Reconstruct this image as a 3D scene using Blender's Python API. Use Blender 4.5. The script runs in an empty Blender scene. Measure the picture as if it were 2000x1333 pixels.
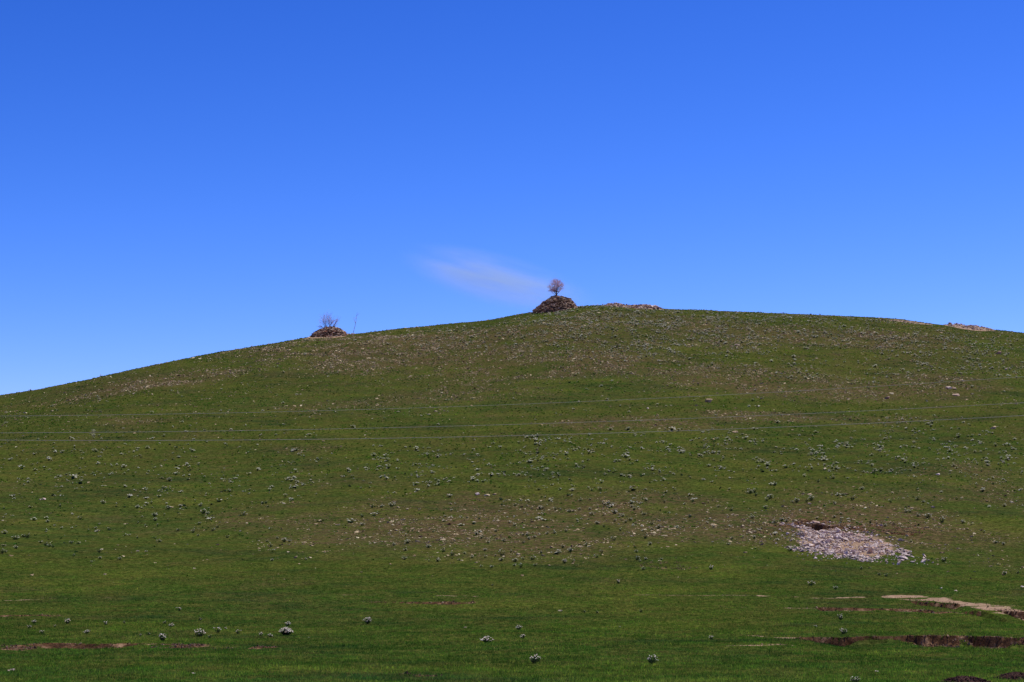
import bpy, bmesh, math, random
import numpy as np
from mathutils import Vector, Matrix, Euler

# ------------------------------------------------------------------ camera, world, sun, exposure
scene = bpy.context.scene
C = scene.collection
R = math.radians
cam_data = bpy.data.cameras.new('camera'); cam = bpy.data.objects.new('camera', cam_data); C.objects.link(cam)
cam_data.lens = 70; cam_data.sensor_width = 36; cam_data.clip_start = 0.5; cam_data.clip_end = 30000
cam.location = (0, 0, 2.6); cam.rotation_euler = (R(90 + 7.087), 0, 0)
scene.camera = cam

SUN_EL, SUN_AZ = 64.0, 66.0            # azimuth from the view direction (+y) towards the right (+x)
sun_vec = Vector((math.cos(R(SUN_EL))*math.sin(R(SUN_AZ)), math.cos(R(SUN_EL))*math.cos(R(SUN_AZ)), math.sin(R(SUN_EL))))
world = bpy.data.worlds.new('World'); scene.world = world; world.use_nodes = True
wn, wl = world.node_tree.nodes, world.node_tree.links
wn.clear()
sky = wn.new('ShaderNodeTexSky'); sky.sky_type = 'NISHITA'; sky.sun_disc = False
sky.sun_elevation = R(SUN_EL); sky.sun_rotation = R(SUN_AZ)
sky.altitude = 1800; sky.air_density = 1.0; sky.dust_density = 0.15; sky.ozone_density = 4.0
bg = wn.new('ShaderNodeBackground'); bg.inputs[1].default_value = 0.11
sep = wn.new('ShaderNodeSeparateColor'); com = wn.new('ShaderNodeCombineColor')
for k, (p, g) in enumerate(((2.75, 5.8), (1.95, 1.87), (1.6, 2.12))):     # deep, saturated blue of thin mountain air
    a_ = wn.new('ShaderNodeMath'); a_.operation = 'MULTIPLY'; a_.inputs[1].default_value = 0.11
    b_ = wn.new('ShaderNodeMath'); b_.operation = 'POWER'; b_.inputs[1].default_value = p
    c_ = wn.new('ShaderNodeMath'); c_.operation = 'MULTIPLY'; c_.inputs[1].default_value = g/0.11
    wl.new(sky.outputs[0], sep.inputs[0]); wl.new(sep.outputs[k], a_.inputs[0]); wl.new(a_.outputs[0], b_.inputs[0]); wl.new(b_.outputs[0], c_.inputs[0]); wl.new(c_.outputs[0], com.inputs[k])
out = wn.new('ShaderNodeOutputWorld')
wl.new(com.outputs[0], bg.inputs[0]); wl.new(bg.outputs[0], out.inputs[0])

sun_data = bpy.data.lights.new('sun', 'SUN'); sun_data.energy = 4.8; sun_data.angle = R(0.53); sun_data.color = (1.0, 0.95, 0.86)
sun = bpy.data.objects.new('sun', sun_data); C.objects.link(sun)
sun.rotation_euler = sun_vec.to_track_quat('Z', 'Y').to_euler()
vs = scene.view_settings
vs.view_transform = 'Standard'; vs.look = 'None'; vs.exposure = 0.0; vs.gamma = 1.0; vs.use_curve_mapping = False
scene.cycles.volume_step_rate = 1.0

# ------------------------------------------------------------------ tables (metres, x right, y away)
CUTS = [([12.38, 13.39, 14.15, 15.64, 16.34, 16.89, 17.12, 18.99, 21.05, 22.24, 25.38], [87.66, 87.71, 86.91, 87.81, 87.36, 87.56, 87.86, 87.81, 87.11, 86.56, 83.16], [0.05, 0.22, 0.36, 0.36, 0.2, 0.15, 0.4, 0.44, 0.46, 0.46, 0.5], 24), ([21.97, 22.25, 23.18, 23.87, 24.26], [110.46, 110.46, 109.56, 108.86, 108.66], [0.05, 0.25, 0.2, 0.3, 0.05], 9), ([16.17, 16.45, 17.5, 21.13, 22.26, 23.47, 23.93, 24.39, 24.64], [107.56, 107.56, 107.31, 106.31, 105.26, 105.86, 106.11, 105.16, 104.56], [0.03, 0.14, 0.12, 0.1, 0.16, 0.05, 0.22, 0.28, 0.05], 9), ([25.4, 25.72, 26.38, 26.91, 31.68], [105.46, 105.16, 104.56, 104.56, 103.61], [0.12, 0.3, 0.38, 0.4, 0.5], 14), ([-22.81, -20.2, -19.49, -19.01, -17.92, -16.21, -15.96, -15.24, -14.71, -12.4], [81.55, 81.9, 82.85, 83.06, 82.9, 82.75, 83.11, 82.65, 82.65, 81.3], [0.05, 0.06, 0.12, 0.26, 0.2, 0.13, 0.2, 0.05, 0.08, 0.04], 10), ([-8.85, -7.41, -3.94, -2.66, -1.4], [111.91, 111.76, 110.31, 110.01, 109.71], [0.02, 0.06, 0.1, 0.08, 0.01], 4), ([-28.8, -26.24, -23.51, -22.26], [102.76, 103.01, 102.56, 102.21], [0.04, 0.06, 0.07, 0.01], 4), ([21.89, 23.38, 23.96, 24.39, 24.99, 26.01, 27.71, 29.05, 30.92, 31.42], [159.66, 160.06, 159.06, 158.16, 157.36, 156.21, 154.56, 153.31, 152.86, 153.01], [0.03, 0.22, 0.55, 0.5, 0.2, 0.14, 0.06, 0.15, 0.1, 0], 6)]
TRACKS = [([-30.31, -27.02, -23.1, -22.27], [112.16, 112.71, 113.21, 113.41], [0.28, 0.31, 0.34, 0.07], 0.55), ([-10.01, -7.94, -4.11, -2.49, -1.17], [115.41, 115.36, 115.06, 115.01, 114.76], [0.1, 0.55, 0.69, 0.41, 0.07], 0.64), ([2.35, 5.84, 10.2, 14.51, 18.52], [115.21, 114.51, 114.26, 113.76, 113.46], [0.07, 0.31, 0.38, 0.38, 0.28], 0.58), ([17.39, 19.11, 21.6, 24.03, 24.64, 25.72, 26.61, 30.41], [113.61, 113.51, 112.91, 110.86, 108.61, 105.16, 103.41, 99.51], [0.03, 0.41, 0.97, 1.72, 2.76, 3.45, 3.1, 2.76], 0.95), ([10.96, 16.45, 21.6, 23.72], [107.46, 107.56, 105.96, 104.61], [0.14, 0.34, 0.41, 0.69], 0.5), ([10.09, 11.45, 12.73, 14.15], [90.11, 88.26, 87.76, 86.91], [0.1, 0.52, 0.86, 0.34], 0.78), ([8.12, 8.96, 10.71, 11.59], [79.85, 80.05, 80.95, 79.95], [0.1, 0.52, 0.52, 0.1], 0.52)]
STONY = [(-15.13, 331.13, 27.55, 29.65, 0.8), (21.75, 340.66, 30.2, 24.58, 0.45), (6.26, 301.08, 21.76, 17.9, 0.75), (-33.37, 345.56, 17.44, 21.83, 0.6), (-53.75, 309.68, 13.57, 11.75, 0.7), (-68.64, 304.18, 4.71, 5.45, 0.5), (-47.84, 251.17, 5.16, 5.15, 0.6), (33.32, 287.0, 17.68, 18.23, 0.65), (44.04, 275.95, 19.8, 12.83, 0.75), (15.07, 233.92, 11.42, 5.7, 0.8), (29.97, 243.02, 9.34, 6.75, 0.8), (43.81, 242.52, 8.11, 5.75, 0.6), (62.39, 287.1, 8.76, 12.48, 0.55), (57.96, 343.44, 19.46, 14.55, 0.55), (43.8, 194.74, 5.98, 13.78, 0.6), (43.23, 174.49, 2.71, 11.83, 0.5), (32.01, 178.09, 9.16, 7.88, 0.4), (-19.7, 167.59, 5.58, 9.73, 0.7), (-9.78, 158.36, 10.23, 20.9, 0.9), (0.0, 154.84, 11.03, 22.13, 1.0), (10.45, 162.51, 9.22, 19.4, 0.95), (16.84, 156.11, 6.84, 12.6, 0.9), (27.42, 159.11, 9.31, 15.15, 1.1), (-19.39, 188.72, 3.4, 4.25, 0.6), (-4.61, 179.62, 5.08, 3.15, 0.5), (-45.23, 187.24, 4.34, 2.98, 0.35), (-22.53, 219.1, 3.94, 4.03, 0.5), (-7.15, 276.78, 11.39, 12.25, 0.5), (-23.95, 263.45, 8.18, 9.53, 0.4), (34.28, 152.21, 4.7, 7.5, 0.6), (33.36, 136.09, 2.12, 10.88, 0.35)]
SOIL = [(-9.83, 80.2, 0.53, 1.9, 1), (-19.79, 80.93, 0.62, 1.48, 0.9), (-2.83, 61.88, 0.72, 1.13, 0.9), (-11.63, 79.9, 0.83, 1.15, 0.6), (-2.95, 110.31, 1.14, 0.55, 0.8), (10.41, 131.49, 3.04, 3.48, 0.35), (24.24, 160.14, 1.86, 2.13, 0.6), (27.62, 156.44, 3.62, 3.48, 0.5), (21.46, 158.31, 1.63, 2.0, 0.5), (31.02, 155.46, 2.4, 2.4, 0.45), (18.84, 153.01, 1.58, 2.05, 0.4), (19.99, 87.28, 3.37, 0.93, 0.6), (-13.41, 81.45, 1.25, 1.1, 0.8), (-0.4, 79.0, 0.41, 0.8, 0.5)]
SAND = [(-34.72, 367.94, 4.6, 3.0, 0.95), (24.56, 147.19, 3.72, 7.78, 0.9), (23.94, 155.86, 1.8, 4.0, 0.8), (89.15, 381.81, 4.77, 4.43, 0.8), (23.67, 383.66, 4.49, 4.28, 0.7), (76.92, 384.07, 4.46, 4.83, 0.5)]
PLANT_ZONES = [(21.75, 346.64, 25.89, 41.0, 0.9), (54.26, 356.31, 23.32, 31.53, 0.55), (73.95, 331.56, 18.57, 35.73, 0.5), (-6.11, 345.19, 14.72, 23.95, 0.4), (46.23, 298.26, 18.38, 15.03, 0.28), (2.57, 203.12, 24.64, 21.6, 0.27), (26.64, 209.22, 26.62, 21.2, 0.26), (47.49, 216.87, 12.28, 33.0, 0.24), (-18.05, 200.87, 12.9, 20.65, 0.18), (-44.03, 214.2, 17.61, 27.93, 0.15), (-37.62, 173.09, 11.54, 24.33, 0.1), (13.08, 169.44, 21.87, 24.78, 0.07), (-35.85, 233.0, 17.89, 8.23, 0.08)]
RUBBLE_POLY = [[22.53, 159.01], [23.8, 158.81], [25.42, 155.11], [26.93, 152.46], [27.47, 149.06], [28.11, 145.56], [28.13, 140.16], [26.39, 138.56], [24.3, 135.81], [22.63, 138.31], [21.72, 141.56], [20.05, 142.01], [21.55, 146.46], [22.28, 151.36], [22.16, 155.61]]
CAIRNS = [(8.59, 381.34, 2.62), (-34.42, 372.94, 1.54)]
TREE_DX = [0.0, -0.25]
STICK = [-29.29, 365.74]
OUTCROPS = [('rock_outcrop', 'small rounded stony knob just right of the larger cairn', (20.4, 384.14, 2.6, 2.2, 0.55), 170, 0.34, 120), ('rock_outcrop', 'jagged low line of broken rocks on the summit skyline', (25.69, 383.99, 3.9, 1.5, 0.55), 150, 0.68, 140), ('rock_outcrop', 'pinkish stony mound on the far right skyline', (88.57, 382.64, 4.9, 2.6, 0.75), 420, 0.27, 200), ('rock_outcrop', 'thin strip of bare pale stones on the skyline left of the pinkish mound', (75.76, 379.24, 5.0, 1.6, 0.12), 120, 0.26, 60)]
BOULDERS = [(25.65, 259.43, 1.3, 0.6, 'field', 'flat grey boulder with a dark front, right of centre above the wires'), (50.75, 268.18, 0.87, 0.6, 'rubble', 'whitish boulder between the two upper wires'), (52.31, 273.33, 0.65, 0.5, 'field', 'small grey stone just above the whitish boulder'), (61.55, 278.98, 1.07, 0.6, 'pink', 'reddish boulder with a darker one touching its right side'), (62.16, 278.18, 0.82, 0.6, 'cairn', 'dark boulder touching the reddish boulder'), (61.06, 272.73, 1.13, 0.5, 'pink', 'flat tan boulder just below the reddish pair'), (81.3, 330.53, 1.27, 0.6, 'pink', 'rounded pinkish boulder under the right skyline'), (76.67, 307.18, 0.55, 0.8, 'pink', 'small orange stone near the right edge of the slope'), (56.84, 234.62, 0.9, 0.55, 'field', 'grey hump-backed boulder below the wires near the right edge'), (25.65, 228.37, 0.81, 0.4, 'field', 'low flat tan boulder just under the lowest wire'), (37.42, 328.33, 0.97, 0.35, 'pink', 'reddish flat stone high on the slope below the summit'), (-3.15, 180.62, 0.53, 0.6, 'rubble', 'white boulder above the stony band at the hill foot'), (-2.26, 180.02, 0.64, 0.4, 'field', 'flat pale stone just right of the white boulder'), (-1.58, 180.62, 0.48, 0.5, 'field', 'pale stone at the right end of the short row by the white boulder'), (-42.28, 180.27, 0.43, 0.6, 'rubble', 'whitish stone with a smaller one beside it on the left slope'), (-42.55, 179.87, 0.27, 0.5, 'rubble', 'smaller of the two whitish stones on the left slope'), (16.93, 247.52, 0.37, 0.9, 'rubble', 'tiny white stone above the middle wire'), (41.37, 193.52, 0.46, 0.6, 'rubble', 'pale round stone on the right slope above the rubble'), (31.29, 127.61, 0.3, 0.4, 'field', 'pale stone near the right edge below the rubble'), (-16.05, 64.75, 0.19, 0.4, 'rubble', 'pale flat stone in the grass at the lower left corner'), (-16.05, 64.3, 0.11, 0.5, 'rubble', 'smaller pale stone in the lower left corner grass'), (-9.78, 61.95, 0.16, 0.25, 'rubble', 'thin pale stone in the bottom left grass'), (11.41, 63.05, 0.15, 0.35, 'rubble', 'pale flat stone in the grass below the dark gully'), (2.53, 105.71, 0.28, 0.35, 'field', 'flat tan stone in the meadow below the thin track'), (-2.24, 95.51, 0.2, 0.4, 'pink', 'small brownish stone in the meadow right of centre'), (25.42, 118.86, 0.18, 0.6, 'rubble', 'small pale stone beside the upper right track'), (25.96, 117.36, 0.21, 0.5, 'rubble', 'second small pale stone above the upper right track'), (30.51, 119.91, 0.25, 0.5, 'rubble', 'whitish stone at the right edge above the track'), (-26.0, 128.06, 0.23, 0.6, 'field', 'small pale stone at the foot of the left slope'), (5.13, 95.51, 0.11, 0.5, 'rubble', 'tiny white stone in the centre meadow'), (25.52, 171.27, 0.35, 0.6, 'rubble', 'pale stone above the rubble fan'), (35.43, 168.06, 0.35, 0.7, 'rubble', 'pale upright stone right of the rubble fan')]
WIRES = [(60.0, 7.1782, 0.024034, 0.0010041, 0.0062, 'lowest and brightest of the three wires crossing the slope'), (61.2, 7.6175, 0.029564, 0.0008257, 0.0054, 'middle one of the three wires crossing the slope'), (62.4, 8.3455, 0.038629, 0.0009966, 0.0048, 'uppermost and faintest of the three wires crossing the slope')]
SOIL_HEAPS = [(12.44, 55.4, 0.75, 0.2, 'dark freshly dug soil heap cut by the bottom edge'), (14.92, 59.7, 0.62, 0.17, 'smaller brown soil heap at the right edge of the meadow')]
PLANTS_NEAR = [(-10.17, 90.46, 0.678, 9, 0.63, 'largest plant in the meadow, a dome covered in white flowers'), (-10.81, 96.91, 0.269, 0, 1.12, 'small white-flowered plant directly behind the largest flower dome'), (-11.18, 89.66, 0.249, 1, 1.01, 'white-flowered plant just left of the largest flower dome'), (-10.63, 88.36, 0.245, 0, 0.9, 'low plant touching the left side of the largest flower dome'), (-8.83, 87.46, 0.097, 4, 0.9, 'tiny single flower right of the largest flower dome'), (-12.36, 90.96, 0.303, 4, 0.9, 'sparse white-flowered plant two places left of the flower dome'), (-13.39, 91.36, 0.33, 4, 1.01, 'loose pale plant between the bushy pair and the flower dome'), (-13.17, 87.76, 0.195, 6, 1.12, 'small dark green plant in front of the loose pale plant'), (-13.76, 88.66, 0.419, 0, 1.12, 'bushy plant with white tips left of the flower dome, above bare earth'), (-14.75, 84.91, 0.401, 1, 1.12, 'full white-topped plant just above the bare earth strip on the left'), (-17.49, 105.41, 0.351, 4, 0.78, 'lone white-flowered plant higher in the left meadow'), (-16.04, 94.61, 0.263, 0, 1.12, 'white-topped plant between the lone plant and the bare earth strip'), (-16.74, 96.96, 0.188, 6, 1.12, 'small green plant left of a white-topped one in the left meadow'), (-15.46, 99.66, 0.166, 6, 1.34, 'tiny green plant standing alone in the left meadow'), (-13.26, 93.06, 0.181, 2, 1.12, 'slender greenish plant in the left meadow'), (-16.08, 89.01, 0.173, 6, 1.12, 'dark green tuft without blooms above the bare earth strip'), (-16.3, 88.26, 0.123, 4, 1.12, 'tiny plant with one white bloom above the bare earth strip'), (-19.51, 96.51, 0.295, 2, 0.9, 'white-flowered plant in the left meadow with spread stems'), (-19.03, 90.11, 0.25, 0, 1.01, 'white-flowered plant left of the long bare earth strip'), (-21.63, 97.86, 0.38, 1, 0.9, 'wide white-topped plant near the left edge of the meadow'), (-21.69, 95.51, 0.159, 4, 0.9, 'faint small plant right of the leftmost pair'), (-23.33, 98.11, 0.245, 0, 1.01, 'upper one of the leftmost pair of meadow plants'), (-22.67, 94.46, 0.21, 2, 1.12, 'lower one of the leftmost pair of meadow plants'), (-21.03, 90.01, 0.25, 4, 0.9, 'pair of pale blooms low in the far left meadow'), (-18.72, 97.01, 0.162, 6, 1.12, 'small green plant in the left meadow without flowers'), (-7.01, 97.91, 0.489, 1, 0.9, 'round white-speckled plant alone in the middle left meadow'), (-1.04, 83.66, 0.511, 3, 0.67, 'low wide white-flowered plant near the middle of the meadow'), (0.33, 94.01, 0.287, 0, 1.12, 'upper of two small flowering plants right of the low wide one'), (0.48, 86.46, 0.264, 1, 1.01, 'lower of two small flowering plants right of the low wide one'), (0.78, 68.65, 0.4, 0, 1.06, 'large upright white-topped plant low in the centre foreground'), (4.72, 68.25, 0.379, 5, 1.06, 'large upright white-topped plant in the right centre foreground'), (6.41, 121.26, 0.269, 2, 1.23, 'small dark plant alone above the thin track, right of centre'), (-1.19, 119.61, 0.133, 6, 1.34, 'tiny dark plant above the thin track at the centre'), (6.68, 104.01, 0.202, 6, 1.23, 'small dark plant below the thin track, right of centre'), (4.41, 104.36, 0.203, 6, 0.9, 'right one of two small dark plants below the thin track'), (3.76, 104.76, 0.175, 6, 1.01, 'left one of two small dark plants below the thin track'), (17.87, 119.86, 0.399, 2, 0.95, 'rounded plant in the grass below the rubble fan'), (18.94, 117.46, 0.294, 2, 1.01, 'smaller plant lower right of the rounded one below the rubble fan'), (14.79, 89.81, 0.349, 5, 0.95, 'green plant with white tips right above the gully'), (16.27, 99.51, 0.359, 2, 1.12, 'green plant between the upper track and the gully'), (14.3, 94.76, 0.184, 4, 1.01, 'tiny flowering plant left of the two green plants above the gully'), (8.55, 86.41, 0.264, 4, 0.9, 'small white-flowered plant left of the gully'), (12.82, 128.96, 0.358, 2, 1.12, 'dark little plant left of the rubble fan, below the stony band'), (9.42, 55.25, 0.307, 5, 0.78, 'white-flowered plant cut by the bottom edge'), (23.16, 126.46, 0.246, 6, 1.12, 'left one of two dark tufts under the rubble fan'), (23.46, 125.66, 0.244, 6, 1.12, 'right one of two dark tufts under the rubble fan'), (22.78, 130.76, 0.254, 6, 1.12, 'dark tuft right below the rubble fan'), (29.64, 137.41, 0.572, 2, 0.78, 'spreading dark plant right of the rubble tip'), (31.35, 127.61, 0.354, 2, 1.01, 'flowering plant near the right edge below the rubble'), (32.46, 128.51, 0.25, 6, 1.12, 'small dark plant at the right edge below the rubble')]
PLANT_LABELS = ['white-topped plant on the lower left slope near the left edge', 'white-topped plant scattered on the open green lower left slope', 'white-topped plant at the left end of the stony band', 'plant in the left half of the stony band at the hill foot', 'plant on the green slope just above the left half of the stony band', 'dark plant in the crowded lower edge of the stony band near the centre', 'plant amid the middle of the stony band near the centre', 'dark plant along the lower edge of the stony band, right of centre', 'pale-topped plant on the upper edge of the stony band, right of centre', 'plant close to the left side of the rubble fan', 'pale-topped plant on the slope above the rubble fan', 'dark plant on the brown stony ground right of the rubble fan']
PLANT_GROUPS = ['lower left slope near the edge', 'open lower left slope', 'left end of the stony band', 'left half of the stony band', 'above the left half of the stony band', 'lower edge of the stony band', 'middle of the stony band', 'lower edge right of centre', 'upper edge right of centre', 'left of the rubble fan', 'above the rubble fan', 'right of the rubble fan']
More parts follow.
